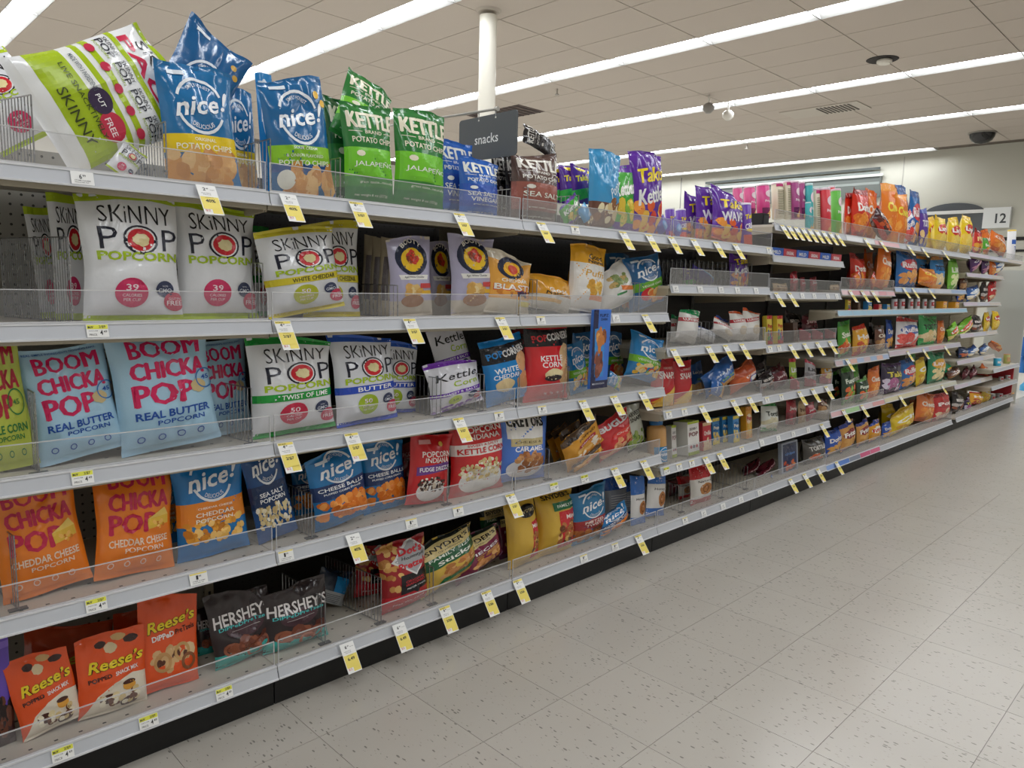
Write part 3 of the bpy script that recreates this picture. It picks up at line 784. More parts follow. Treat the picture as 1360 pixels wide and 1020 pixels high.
# ------------------------------------------------------------------ package geometry
def fold_surface(w, h, t, seed, pouch=False, bend=0.0, crumple=1.0):
    rnd = random.Random(seed)
    ph = [rnd.uniform(0, 6.28) for _ in range(10)]
    cr = []
    for _ in range(12):
        a = rnd.uniform(-1.2, 1.2) + (math.pi / 2 if rnd.random() < .4 else 0)
        cr.append((math.cos(a), math.sin(a), rnd.uniform(-.35, .35) * w, rnd.uniform(.1, .95) * h, rnd.uniform(.0025, .0068) * rnd.choice((-1, 1)), rnd.uniform(.004, .013), rnd.uniform(.04, .10)))
    k = min(w, .25) / .25

    def f(u, v, side):
        u = np.asarray(u, float)
        v = np.asarray(v, float)
        vv = np.clip((v - .035) / .93, 0, 1)
        if pouch:
            infl = np.clip(1 - vv, 0, 1) ** .55 * np.clip(vv * 9, 0, 1) ** .5 * 1.1
            hw = w / 2 * (1 - .03 * infl)
        else:
            infl = np.sin(math.pi * vv) ** .55 * (1.12 - .3 * vv)
            hw = w / 2 * (1 - .085 * infl * (1.0 - .3 * np.abs(2 * v - 1)))
        hw = hw * (1 + .018 * np.sin(9 * v + ph[9]) * np.sin(math.pi * vv))
        th = t / 2 * infl * np.clip(1 - np.abs(u) ** 2.6, 0, 1) ** .62
        x = u * hw
        z = v * h
        m = np.clip(1 - np.abs(u) ** 4, 0, 1)
        dn = np.zeros_like(x)
        e1 = np.exp(-(1 - v) / .13) * np.clip((1 - v) * 25, 0, 1)
        e0 = np.exp(-v / .11) * np.clip(v * 25, 0, 1)
        dn += .0070 * k * crumple * (np.sin(u * 11 + ph[0] + 2 * v) + .6 * np.sin(u * 19 + ph[1])) * e1
        dn += .0055 * k * crumple * (np.sin(u * 10 + ph[2]) + .6 * np.sin(u * 17 + ph[3])) * e0
        dn += .0030 * k * crumple * np.sin(3.1 * u + 7 * v + ph[4]) * np.sin(5 * v - 2 * u + ph[5])
        for ca, sa, cx, cz, am, wd, ln in cr:
            dx, dz = x - cx, z - cz
            dd = dx * ca + dz * sa
            dl = -dx * sa + dz * ca
            dn += crumple * am * k * np.exp(-np.abs(dd) / wd) * np.exp(-(dl / ln) ** 2)
        d = (th + dn * m * np.clip(vv * 8, 0, 1) * np.clip((1 - vv) * 8, 0, 1))
        d = np.maximum(d, 0.0004)
        d = np.where(np.abs(u) > .9999, 0, d)
        y = -side * d
        s1 = np.clip((v - .72) / .28, 0, 1) ** 2
        s0 = np.clip((.12 - v) / .12, 0, 1) ** 2
        y = y + (.010 * k * np.sin(3.3 * u + ph[6]) + .005 * k * np.sin(8 * u + ph[7])) * s1 * crumple + .005 * k * np.sin(4 * u + ph[8]) * s0
        z = z + (.010 * k * np.sin(1.7 * u + ph[7]) - .012 * k * u * math.sin(ph[8])) * s1 * crumple
        if bend:
            z0 = (1 - .32) * h
            dz = np.clip(z - z0, 0, None)
            th_ = bend * np.clip(dz / (.32 * h), 0, 1)
            z, y = np.where(z > z0, z0 + dz * np.cos(th_ * .6) - y * np.sin(th_), z), y * np.where(z > z0, np.cos(th_), 1) + dz * np.sin(th_ * .6)
        return np.stack([x, y, z], -1)
    return f


_CL = {}


def clipped(dn, nu, nv):
    k = (dn, nu, nv)
    if k not in _CL:
        els, lay = [], []
        for i, l in enumerate(D[dn]['layers']):
            els += l
            lay += [i] * len(l)
        r = clip_to_grid(els, nu, nv)
        if r is not None:
            lay = np.array(lay)
            li = r[3]
            off = np.minimum(.00035 + np.cumsum([STEP.get(id(e[0]), 0) for e in els])[li], .0055)
            r = (r[0], r[1], r[2], off)
        _CL[k] = r
    return _CL[k]


def grid_faces(nu, nv, flip=False, o=0):
    f = []
    for j in range(nv):
        for i in range(nu):
            a = o + j * (nu + 1) + i
            q = (a, a + 1, a + nu + 2, a + nu + 1)
            f.append(q[::-1] if flip else q)
    return f


def sheet(mb, fn, side, u0, u1, v0, v1, nu, nv, m, off=0.0):
    U, V = np.meshgrid(np.linspace(u0, u1, nu + 1), np.linspace(v0, v1, nv + 1))
    p = fn(U.ravel(), V.ravel(), side)
    if off:
        p[:, 1] -= side * off
    mb.add(p, grid_faces(nu, nv, side < 0), m, True)


def print_on(mb, dn, nu, nv, fn, near=True):
    r = clipped(dn, nu, nv)
    if r is None:
        return
    xy, F, Cc, off = r
    u, v = xy[:, 0] * 2, xy[:, 1]
    # evaluate on the same facets as the sheet: bilinear between its grid points
    gu, gv = (u + 1) / 2 * nu, v * nv
    iu, iv = np.clip(gu.astype(int), 0, nu - 1), np.clip(gv.astype(int), 0, nv - 1)
    fu, fv = (gu - iu)[:, None], (gv - iv)[:, None]
    U, V = np.meshgrid(np.linspace(-1, 1, nu + 1), np.linspace(0, 1, nv + 1))
    G = fn(U.ravel(), V.ravel(), 1).reshape(nv + 1, nu + 1, 3)
    A, B, Cg, Dg = G[iv, iu], G[iv, iu + 1], G[iv + 1, iu], G[iv + 1, iu + 1]
    p = A * (1 - fu) * (1 - fv) + B * fu * (1 - fv) + Cg * (1 - fu) * fv + Dg * fu * fv
    du = (B - A) * (1 - fv) + (Dg - Cg) * fv
    dv = (Cg - A) * (1 - fu) + (Dg - B) * fu
    n = np.cross(du, dv)
    n /= np.maximum(np.linalg.norm(n, axis=1), 1e-9)[:, None]
    n = np.where(n[:, 1:2] > 0, -n, n)
    p = p + n * off[:, None] * (1 if near else 2.2)
    o = len(mb.v)
    mb.v += [tuple(q) for q in p.tolist()]
    mb.f += [tuple(i + o for i in f) for f in F]
    mb.m += [mb.mi(ink(c)) for c in Cc]
    mb.sm += [True] * len(F)
def tray_mesh(mb, w_, h, t, m):
    a = .004
    mb.box((-w_ / 2, -t / 2, 0), (w_ / 2, t / 2, a), m)
    mb.box((-w_ / 2, -t / 2, 0), (w_ / 2, -t / 2 + a, h * .55), m)
    mb.box((-w_ / 2, t / 2 - a, 0), (w_ / 2, t / 2, h), m)
    for x in (-w_ / 2, w_ / 2 - a):
        mb.add([(x, -t / 2, a), (x, t / 2, a), (x, t / 2, h), (x, -t / 2, h * .55), (x + a, -t / 2, a), (x + a, t / 2, a), (x + a, t / 2, h), (x + a, -t / 2, h * .55)],
               [(0, 3, 2, 1), (4, 5, 6, 7), (0, 1, 5, 4), (2, 3, 7, 6), (3, 0, 4, 7), (1, 2, 6, 5)], m)


def make_pack(dn, w_, h, t, seed, near, bend=0.0, crumple=1.0):
    """returns [(part name or None, MB)] ; the first is the thing's own mesh"""
    d = D[dn]
    kind = d['kind']
    parts = []
    if kind in ('bag', 'pouch'):
        nu, nv = (26, 34) if near == 2 else ((16, 20) if near == 1 else (9, 11))
        fn = fold_surface(w_, h, t, seed, kind == 'pouch', bend, crumple)
        a, b = (.045, .955)
        mb = MB()
        m, ms = film(d['base']), film(d['back'])
        nb = max(4, nu // 3)
        if near:
            # body follows the print grid: rows inside the seals, the seals are parts
            j0, j1 = max(1, round(a * nv)), nv - max(1, round((1 - b) * nv))
            sheet(mb, fn, 1, -1, 1, j0 / nv, j1 / nv, nu, j1 - j0, m)
            sheet(mb, fn, -1, -1, 1, j0 / nv, j1 / nv, nb, j1 - j0, ms)
            parts.append((None, mb))
            for nm, va, vb, k in (('bottom_seal', 0, j0 / nv, j0), ('top_seal', j1 / nv, 1, nv - j1)):
                q = MB()
                sheet(q, fn, 1, -1, 1, va, vb, nu, k, m)
                sheet(q, fn, -1, -1, 1, va, vb, nb, k, ms)
                parts.append((nm, q))
            q = MB()
            print_on(q, dn, nu, nv, fn)
            if q.f:
                parts.append(('printed_front', q))
        else:
            sheet(mb, fn, 1, -1, 1, 0, 1, nu, nv, m)
            sheet(mb, fn, -1, -1, 1, 0, 1, nb, nv, ms)
            print_on(mb, dn, nu, nv, fn, False)
            parts.append((None, mb))
    elif kind == 'box':
        mb = MB()
        m, ms = mat(d['base'], .4), mat(d['side'], .45)
        b = .0012

        def fn(u, v, side):
            u, v = np.asarray(u, float), np.asarray(v, float)
            return np.stack([u * w_ / 2, np.full_like(u, -t / 2 - .0002), v * h], -1)
        x, y = w_ / 2, t / 2
        prof = [(-x, -y), (x, -y), (x, y), (-x, y)]
        vs = []
        for z, s in ((0, b), (b, 0), (h - b, 0), (h, b)):
            vs += [(px - s * (1 if px > 0 else -1), py - s * (1 if py > 0 else -1), z) for px, py in prof]
        for j in range(3):
            for i in range(4):
                k = (i + 1) % 4
                mb.add([vs[j * 4 + i], vs[j * 4 + k], vs[j * 4 + 4 + k], vs[j * 4 + 4 + i]], [(0, 1, 2, 3)], m if i == 0 else ms)
        mb.add(vs[:4], [(3, 2, 1, 0)], ms)
        mb.add(vs[12:], [(0, 1, 2, 3)], mat(d['top'], .4))
        if near:
            parts.append((None, mb))
            q = MB()
            print_on(q, dn, 4, 4, fn)
            parts.append(('printed_front', q))
            q = MB()
            q.box((-w_ * .42, -t * .02, h), (w_ * .42, t * .02, h + .0012), mat(d['top'], .3))
            parts.append(('top_flap', q))
        else:
            print_on(mb, dn, 4, 4, fn, False)
            parts.append((None, mb))
    elif kind == 'tray':
        mb = MB()
        tray_mesh(mb, w_, h, t, mat(d['base'], .5))

        def fn(u, v, side):
            u, v = np.asarray(u, float), np.asarray(v, float)
            return np.stack([u * w_ / 2, np.full_like(u, -t / 2 - .0002), v * h * .55], -1)
        print_on(mb, dn, 2, 2, fn, False)
        parts.append((None, mb))
    elif kind in ('can', 'jar'):
        r = w_ / 2
        mb = MB()
        m = mat(d['base'], .35)
        if kind == 'can':
            mb.lathe([(r * .96, 0), (r, .003), (r, h * .96), (r * .98, h * .962)], (0, 0, 0), m, 20)
        else:
            mb.lathe([(r * .9, 0), (r, .008), (r, h * .74), (r * .93, h * .82), (r * .62, h * .86), (r * .62, h * .9)], (0, 0, 0), m, 22)

        def fn(u, v, side):
            u, v = np.asarray(u, float), np.asarray(v, float)
            a = u * 1.25
            hh = h * (.96 if kind == 'can' else .74)
            return np.stack([r * 1.004 * np.sin(a), -r * 1.004 * np.cos(a), .004 + v * (hh - .004)], -1)
        lid = MB()
        if kind == 'can':
            lid.lathe([(r * 1.02, h * .955), (r * 1.03, h * .985), (r * .98, h), (r * .9, h * .996)], (0, 0, 0), mat(d['top'], .3), 20)
        else:
            lid.lathe([(r * .68, h * .87), (r * .7, h * .98), (r * .62, h)], (0, 0, 0), mat(d['top'], .35), 20)
        if near:
            parts.append((None, mb))
            q = MB()
            print_on(q, dn, 10, 8, fn)
            parts.append(('printed_label', q))
        else:
            print_on(mb, dn, 10, 6, fn, False)
            parts.append((None, mb))
        parts.append(('lid', lid))
    return parts


def silhouette(dn, w_, h, t, seed, bend, crumple):
    k = D[dn]['kind']
    if k in ('bag', 'pouch'):
        fn = fold_surface(w_, h, t, seed, k == 'pouch', bend, crumple)
        U, V = np.meshgrid(np.linspace(-1, 1, 13), np.linspace(0, 1, 15))
        return np.concatenate([fn(U.ravel(), V.ravel(), 1), fn(U.ravel(), V.ravel(), -1)])
    if k in ('can', 'jar'):
        a = np.linspace(0, 2 * math.pi, 17)
        return np.concatenate([np.stack([w_ / 2 * np.cos(a), w_ / 2 * np.sin(a), np.full_like(a, z)], 1) for z in (0, h)])
    return np.array([(x * w_ / 2, y * t / 2, z * h) for x in (-1, 1) for y in (-1, 1) for z in (0, 1)])


def project(p):
    d = p - CAM
    f = d @ FWD
    return np.stack([680 + FPX * (d @ RGT) / f, 510 - FPX * (d @ UPV) / f], 1)


NPROD = [0]


def ceiling_of(X, deck):
    zs = [z for row in ROWN.values() for x0, x1, z, y0 in row if x0 < X < x1 and z > deck + .12]
    return (min(zs) if zs else 9) - .024


PROD = []


def pack(dn, xl, xr, yt, deck, Y=.075, lean=0.0, tilt=6.0, yaw=0.0, bend=0.0, yb=None, size=None, cx=None, cy=None, label='', name=None, group=None, cat=None, crumple=1.0, thick=None, full=False):
    """stand one package on its shelf; its width, height and place along the shelf are fitted to what the photograph shows"""
    NPROD[0] += 1
    seed = NPROD[0] * 7 + 3
    d = D[dn]
    tr = (thick if thick is not None else d['thick']) * (1.15 if d['kind'] in ('bag', 'pouch') else 1)
    ym = (yt + (yb if yb else yt + 60)) / 2
    if size is None:
        pl, pr = P(xl, ym, Y), P(xr, ym, Y)
        w_ = abs(pr[0] - pl[0])
        h = max(.05, P((xl + xr) / 2, yt, Y)[2] - deck) if yb is None else abs(P((xl + xr) / 2, yt, Y)[2] - P((xl + xr) / 2, yb, Y)[2])
        X = (pl[0] + pr[0]) / 2
    else:
        w_, h = size
        X = P(cx, cy, Y)[0]
        xl = xr = yt = None
    Rm = Matrix.Rotation(math.radians(yaw), 3, 'Z') @ Matrix.Rotation(-math.radians(tilt), 3, 'X') @ Matrix.Rotation(math.radians(lean), 3, 'Y')
    Rn = np.array(Rm)
    z = deck
    for it in range(7):
        t = min(w_ * tr, .11)
        if d['kind'] in ('can', 'jar'):
            t = w_
        q = silhouette(dn, w_, h, t, seed, bend, crumple) @ Rn.T
        if yb is None and size is None:
            z = deck - q[:, 2].min() + .0006
        elif it == 0:
            z = P((xl + xr) / 2, yb, Y)[2] if size is None else P(cx, cy, Y)[2] - (Rn @ np.array([0, 0, h / 2]))[2]
        pp = project(q + np.array([X, Y, z]))
        if size is not None:
            c = (pp.min(0) + pp.max(0)) / 2
            X += P(cx, cy, Y)[0] - P(c[0], c[1], Y)[0]
            z += P(cx, cy, Y)[2] - P(c[0], c[1], Y)[2]
            continue
        a, b = pp[:, 0].min(), pp[:, 0].max()
        if abs(lean) > 30:      # lying package: keep its proportions
            k = (xr - xl) / (b - a)
            if yb is None:
                k = min(k, max(.5, (pp[:, 1].max() - yt) / max(pp[:, 1].max() - pp[:, 1].min(), 5)))
            k = min(1.4, max(.6, k))
            w_, h = w_ * k, w_ * k * 1.35
            X += P((xl + xr) / 2, ym, Y)[0] - P((a + b) / 2, ym, Y)[0]
            continue
        w_ *= min(1.4, max(.7, (xr - xl) / (b - a)))
        X += P((xl + xr) / 2, ym, Y)[0] - P((a + b) / 2, ym, Y)[0]
        top = pp[:, 1].min()
        if yb is None:
            base = pp[:, 1].max()
            h *= min(1.25, max(.8, (base - yt) / max(base - top, 5)))
        else:
            base = pp[:, 1].max()
            h *= min(1.25, max(.8, (yb - yt) / max(base - top, 5)))
            z += P((xl + xr) / 2, yb, Y)[2] - P((xl + xr) / 2, base, Y)[2]
        h = min(h, .6)
        zt = ceiling_of(X, deck)
        if yb is None and zt < 5:
            yr = project(np.array([(X, -.01, zt - .014)]))[0][1]
            if yt < yr - 1 or full:
                h = (zt - deck) * .97
        if yb is None and deck + h > zt:
            h = min(h, (zt - deck) / max(.5, math.cos(math.radians(tilt))) / (1 + .15 * abs(math.sin(math.radians(lean)))))
    t = min(w_ * tr, .11) if d['kind'] not in ('can', 'jar') else w_
    q = silhouette(dn, w_, h, t, seed, bend, crumple) @ Rn.T
    if deck - (z + q[:, 2].min()) > 0:
        z = deck - q[:, 2].min() + .0006
    if cat != 'card' and Y + q[:, 1].min() < .009:
        Y = .009 - q[:, 1].min()
    if Y + q[:, 1].max() > .452:
        Y = .452 - q[:, 1].max()
    pxw = FPX * w_ / depth_of((X, Y, z))
    near = 2 if pxw > 62 else (1 if pxw > 34 else 0)
    parts = make_pack(dn, w_, h, t, seed, near, bend, crumple)
    nm = name or {'bag': 'snack_bag', 'pouch': 'snack_pouch', 'box': 'snack_box', 'tray': 'snack_tray', 'can': 'snack_can', 'jar': 'snack_jar'}[d['kind']]
    root = None
    for pn, mb in parts:
        if pn is None:
            root = mb.build(nm)
            root.matrix_world = Matrix.Translation((X, Y, z)) @ Rm.to_4x4()
    for pn, mb in parts:
        if pn is not None:
            mb.build(pn, root)
    tag(root, label, cat or {'bag': 'bag', 'pouch': 'pouch', 'box': 'box', 'tray': 'tray', 'can': 'can', 'jar': 'jar'}[d['kind']], group)
    PROD.append((root.name, X, Y, z, w_, h))
    return root


# ------------------------------------------------------------------ setting: floor
def tile_material():
    m = bpy.data.materials.new('speckled_vinyl_tile')
    m.use_nodes = True
    nt = m.node_tree
    b = nt.nodes['Principled BSDF']
    b.inputs['Roughness'].default_value = 0.24
    b.inputs['Specular IOR Level'].default_value = 0.85
    g = nt.nodes.new('ShaderNodeNewGeometry')
    oi = nt.nodes.new('ShaderNodeObjectInfo')
    # two layers of stretched flecks
    last = None
    cols = ('8f8e88', '9c968a', 'dedcd4')
    prev = None
    base = nt.nodes.new('ShaderNodeTexNoise')
    base.inputs['Scale'].default_value = 3.0
    base.inputs['Detail'].default_value = 5
    nt.links.new(g.outputs['Position'], base.inputs['Vector'])
    cr = nt.nodes.new('ShaderNodeMix')
    cr.data_type = 'RGBA'
    cr.inputs[6].default_value = lin('aca69d')
    cr.inputs[7].default_value = lin('b3aea5')
    nt.links.new(base.outputs['Fac'], cr.inputs[0])
    prev = cr.outputs[2]
    for i, (sc, rot, thr, col) in enumerate(((140, .5, .12, '6c6963'), (190, 1.9, .10, '98938a'))):
        mp = nt.nodes.new('ShaderNodeMapping')
        mp.inputs['Rotation'].default_value = (0, 0, rot)
        mp.inputs['Scale'].default_value = (1, .38, 1)
        vo = nt.nodes.new('ShaderNodeTexVoronoi')
        vo.inputs['Scale'].default_value = sc
        wn = nt.nodes.new('ShaderNodeMath')
        wn.operation = 'LESS_THAN'
        sz = nt.nodes.new('ShaderNodeMapRange')     # only some cells carry a fleck
        sz.inputs['From Min'].default_value = .72
        sz.inputs['From Max'].default_value = 1.0
        sz.inputs['To Min'].default_value = 0.0
        sz.inputs['To Max'].default_value = thr * 3.2
        nt.links.new(g.outputs['Position'], mp.inputs['Vector'])
        nt.links.new(mp.outputs[0], vo.inputs['Vector'])
        sp = nt.nodes.new('ShaderNodeSeparateColor')
        nt.links.new(vo.outputs['Color'], sp.inputs[0])
        nt.links.new(sp.outputs[0], sz.inputs['Value'])
        nt.links.new(vo.outputs['Distance'], wn.inputs[0])
        nt.links.new(sz.outputs[0], wn.inputs[1])
        mx = nt.nodes.new('ShaderNodeMix')
        mx.data_type = 'RGBA'
        mul = nt.nodes.new('ShaderNodeMath')
        mul.operation = 'MULTIPLY'
        mul.inputs[1].default_value = .8
        nt.links.new(wn.outputs[0], mul.inputs[0])
        nt.links.new(mul.outputs[0], mx.inputs[0])
        nt.links.new(prev, mx.inputs[6])
        mx.inputs[7].default_value = lin(col)
        prev = mx.outputs[2]
    hs = nt.nodes.new('ShaderNodeHueSaturation')
    mr = nt.nodes.new('ShaderNodeMapRange')
    mr.inputs['To Min'].default_value = .985
    mr.inputs['To Max'].default_value = 1.015
    nt.links.new(oi.outputs['Random'], mr.inputs['Value'])
    nt.links.new(mr.outputs[0], hs.inputs['Value'])
    nt.links.new(prev, hs.inputs['Color'])
    nt.links.new(hs.outputs[0], b.inputs['Base Color'])
    bp = nt.nodes.new('ShaderNodeBump')
    bp.inputs['Strength'].default_value = .008
    bp.inputs['Distance'].default_value = .01
    n2 = nt.nodes.new('ShaderNodeTexNoise')
    n2.inputs['Scale'].default_value = 7
    nt.links.new(g.outputs['Position'], n2.inputs['Vector'])
    nt.links.new(n2.outputs['Fac'], bp.inputs['Height'])
    nt.links.new(bp.outputs['Normal'], b.inputs['Normal'])
    rr = nt.nodes.new('ShaderNodeMapRange')
    rr.inputs['To Min'].default_value = .2
    rr.inputs['To Max'].default_value = .28
    nt.links.new(n2.outputs['Fac'], rr.inputs['Value'])
    nt.links.new(rr.outputs[0], b.inputs['Roughness'])
    return m


RX0, RX1, RY0, RY1 = -3.2, WALLX, -6.5, 13.0
fl = MB()
fl.box((RX0, RY0, -.12), (RX1, .12, -.0016), mat('86837c', .7))
fl.box((RX0, .12, -.12), (RX1, RY1, -.0002), mat('cdc9c1', .35))
floor = tag(fl.build('floor'), 'pale speckled vinyl tile floor of the store aisle', kind='structure')
TM = tile_material()
FT = .3048
ts = MB()
hh = FT / 2 - .0007
ts.box((-hh, -hh, -.0016), (hh, hh, 0), TM)
tme = ts.mesh('floor_tile')
far = MB()
cells = []
for i in range(-6, 50):
    for j in range(-20, 2):
        x, y = (i + .55) * FT, (j + .85) * FT
        if y > -.05 + FT / 2 or x > RX1 - .16 or y < RY0 + .16:
            continue
        cells.append((x, y))
cells.sort(key=lambda c: math.hypot(c[0] - CAM[0], c[1] - CAM[1]) - (1.2 if c[0] > -.2 else -3))
for k, (x, y) in enumerate(cells):
    if k < 300:
        link('tile', tme, floor, (x, y, 0))
    else:
        far.add([(x - hh, y - hh, 0), (x + hh, y - hh, 0), (x + hh, y + hh, 0), (x - hh, y + hh, 0)], [(0, 1, 2, 3)], TM)
tag(far.build('far_tiles', floor), kind='stuff')

# ------------------------------------------------------------------ ceiling with tiles and lamp rows
CEILM = mat('bcb3aa', .9, .1, name='ceiling_tile', bump=(220, .25))
GRIDM = mat('6c645c', .8, .2, name='ceiling_joint')
cl = MB()
cl.box((RX0, RY0, CEIL + .07), (RX1, RY1, CEIL + .15), GRIDM)
ceiling = tag(cl.build('ceiling'), 'low greyish acoustic ceiling of rectangular tiles', kind='structure')
TW = (LDX - LW) / 4
c1 = MB()
gx, gy = TW / 2 - .005, LDY / 2 - .005
c1.box((-gx, -gy, 0), (gx, gy, .012), CEILM)
cme = c1.mesh('ceiling_tile')
farc = MB()
cells = []
for k in range(-2, 6):
    for q in range(4):
        x = LX0 + k * LDX + LW / 2 + TW * (q + .5)
        for j in range(-7, 11):
            y = LY0 + (j + .5) * LDY
            if RX0 + .2 < x < RX1 - .1 and RY0 < y - .5 and y + .5 < RY1:
                cells.append((x, y))
# end strip by the wall, past the last lamp row
HOLE = (7.50, 6.77)
hole_cell = min(cells, key=lambda c: math.hypot(c[0] - HOLE[0], c[1] - HOLE[1]))
cells.remove(hole_cell)


def cview(c):
    p = project(np.array([(c[0], c[1], CEIL)]))[0]
    d = depth_of((c[0], c[1], CEIL))
    vis = d > 0 and -150 < p[0] < 1500 and -150 < p[1] < 330
    return (0 if vis else 1, d)


cells.sort(key=cview)
for k, (x, y) in enumerate(cells):
    if k < 300:
        link('ceiling_tile', cme, ceiling, (x, y, CEIL))
    else:
        farc.box((x - gx, y - gy, CEIL), (x + gx, y + gy, CEIL + .012), CEILM)
if farc.f:
    tag(farc.build('far_ceiling_tiles', ceiling), kind='stuff')
hb = MB()
x, y = hole_cell
DK = mat('4a3c38', .8)
hb.box((x - gx, y - gy, CEIL + .002), (x + gx, y + gy, CEIL + .0115), DK)
for k in range(-4, 5):
    hb.box((x - gx, y + k * .12 - .012, CEIL - .004), (x + gx, y + k * .12 + .012, CEIL + .004), mat('38302d', .7))
tag(hb.build('ceiling_hatch'), 'dark slatted square hatch in the ceiling behind the snacks sign', 'hatch')

LAMPM = emit('lamp_diffuser', (0.94, 0.97, 1.0, 1), LAMP_POWER)
LAMPSIDE = mat('a9a9a7', .55, .3, name='lamp_reflector')
LWR = .075       # half width of the glowing tube cover; the white reflector flanks rise round it
lf = MB()
for sx in (-1, 1):
    a, b = sx * LWR, sx * LW / 2
    xs = sorted((a, b))
    za, zb = (.055, 0) if sx > 0 else (0, .055)
    lf.add([(xs[0], -LDY / 2 + .006, za), (xs[1], -LDY / 2 + .006, zb), (xs[1], LDY / 2 - .006, zb), (xs[0], LDY / 2 - .006, za)], [(0, 3, 2, 1)], LAMPSIDE)
for sy in (-1, 1):
    y0 = sy * (LDY / 2 - .006)
    lf.add([(-LW / 2, y0, 0), (LW / 2, y0, 0), (LW / 2, y0, .055), (-LW / 2, y0, .055)], [(0, 1, 2, 3)], LAMPSIDE)
lfm = lf.mesh('reflector')
ld = MB()
n = 6
vs = []
for i in range(n + 1):
    a = math.pi * i / n
    vs += [(-LWR * math.cos(a), -LDY / 2 + .02, .055 - .03 * math.sin(a)), (-LWR * math.cos(a), LDY / 2 - .02, .055 - .03 * math.sin(a))]
ld.add(vs, [(2 * i, 2 * i + 1, 2 * i + 3, 2 * i + 2) for i in range(n)], LAMPM, True)
ldm = ld.mesh('diffuser')
# recess the ceiling above each lamp row by leaving the reflector in front of the joint plane
NTH = ['first', 'second', 'third', 'fourth', 'fifth', 'sixth', 'seventh', 'eighth', 'ninth', 'tenth', 'eleventh', 'twelfth', 'thirteenth', 'fourteenth']
ordn = ['nearest', 'second', 'third', 'fourth', 'fifth', 'last']
for k in range(-1, 6):
    x = LX0 + k * LDX
    for j in range(-5, 9):
        y = LY0 + (j + .5) * LDY
        if k == 5 and j < 1:
            continue
        r = empty('ceiling_light', (x, y, CEIL))
        tag(r, '%s strip light from the left in the %s ceiling row' % (NTH[9 - j - 1 + 0], ordn[k] if k >= 0 else 'overhead'), 'ceiling light', 'strip lights of the ceiling row %s' % (ordn[k] if k >= 0 else 'overhead'))
        link('reflector', lfm, r)
        link('diffuser', ldm, r)

# ------------------------------------------------------------------ walls
WM = mat('efede6', .75, .2, name='wall_paint', bump=(6, .03))
wb = MB()
wb.box((WALLX, RY0, 0), (WALLX + .1, RY1, CEIL + .15), mat('c6c5ba', .7, .2, name='far_wall_paint', bump=(6, .03)))
tag(wb.build('wall_far'), 'far off-white wall of the store', kind='structure')
wb = MB()
wb.box((RX0 - .1, RY0, 0), (RX0, RY1, CEIL + .15), WM)
tag(wb.build('wall_rear'), 'store wall behind the camera', kind='structure')
wb = MB()
wb.box((RX0, RY1, 0), (RX1, RY1 + .1, CEIL + .15), WM)
tag(wb.build('wall_left'), 'long off-white wall beyond the gondola', kind='structure')
wb = MB()
wb.box((RX0, RY0 - .1, 0), (RX1, RY0, CEIL + .15), WM)
tag(wb.build('wall_right'), 'long off-white wall on the right', kind='structure')


def PX(x, y, X):
    d = ray(x, y)
    return CAM + d * ((X - CAM[0]) / d[0])


def wall_box(name, pts, X, th, m, label=None, cat=None, kind=None, parent=None):
    q = [PX(a, b, X) for a, b in pts]
    n_ = len(q)
    mb = MB()
    vs = [(X, p[1], p[2]) for p in q] + [(X + th, p[1], p[2]) for p in q]
    mb.add(vs, [tuple(range(n_ - 1, -1, -1)), tuple(range(n_, 2 * n_))] + [(i, (i + 1) % n_, n_ + (i + 1) % n_, n_ + i) for i in range(n_)], m)
    o = mb.build(name, parent)
    if label or kind:
        tag(o, label, cat, None, kind)
    return o


def rect_px(x0, y0, x1, y1, X):      # world-square rectangle from its two opposite corners in the picture
    a, b = PX(x0, y0, X), PX(x1, y1, X)
    return (min(a[1], b[1]), min(a[2], b[2]), max(a[1], b[1]), max(a[2], b[2]))


def panel(name, rc, X, th, m, label=None, cat=None, kind=None, parent=None):
    y0, z0, y1, z1 = rc
    mb = MB()
    mb.box((X, y0, z0), (X + th, y1, z1), m)
    o = mb.build(name, parent)
    if label or kind:
        tag(o, label, cat, None, kind)
    return o


rc = rect_px(1077, 240, 1165, 262, WALLX - .04)
win = panel('window_1', (rc[0] - .05, rc[1], rc[2] + 2.6, rc[3]), WALLX - .06, .05, mat('6a6f6c', .6, .3), 'long high grey interior window of the far wall', None, 'structure')
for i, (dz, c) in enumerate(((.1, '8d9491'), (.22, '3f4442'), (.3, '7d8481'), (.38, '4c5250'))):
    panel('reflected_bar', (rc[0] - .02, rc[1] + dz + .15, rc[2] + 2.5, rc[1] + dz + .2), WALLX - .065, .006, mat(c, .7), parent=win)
panel('window_frame', (rc[0] - .09, rc[3] - .02, rc[2] + 2.7, rc[3] + .03), WALLX - .075, .03, mat('c4c6c1', .5), parent=win)
XS = WALLX - .052      # aisle header over the far wall fixtures
arc = MB()
ca, cb = PX(1229, 281, XS), PX(1306, 279, XS)
tp = PX(1262, 270, XS)
cy_, hw_ = (ca[1] + cb[1]) / 2, abs(ca[1] - cb[1]) / 2
zb_ = (ca[2] + cb[2]) / 2 - .02
ph_ = tp[2] - zb_
pr = [(cy_ + hw_ * math.cos(math.pi * i / 20), zb_ + ph_ * math.sin(math.pi * i / 20)) for i in range(21)]
arc.add([(XS, a, b) for a, b in pr] + [(XS + .05, a, b) for a, b in pr], [tuple(range(21)), tuple(range(41, 20, -1))] + [(i + 1, i, 21 + i, 22 + i) for i in range(20)], mat('4b4f54', .5))
header = tag(arc.build('aisle_header'), 'dark grey arched header sign on the far wall above the yellow bags', 'sign')
l_, r_ = PX(1220, 284, XS), PX(1341, 279, XS)
z1 = (l_[2] + r_[2]) / 2
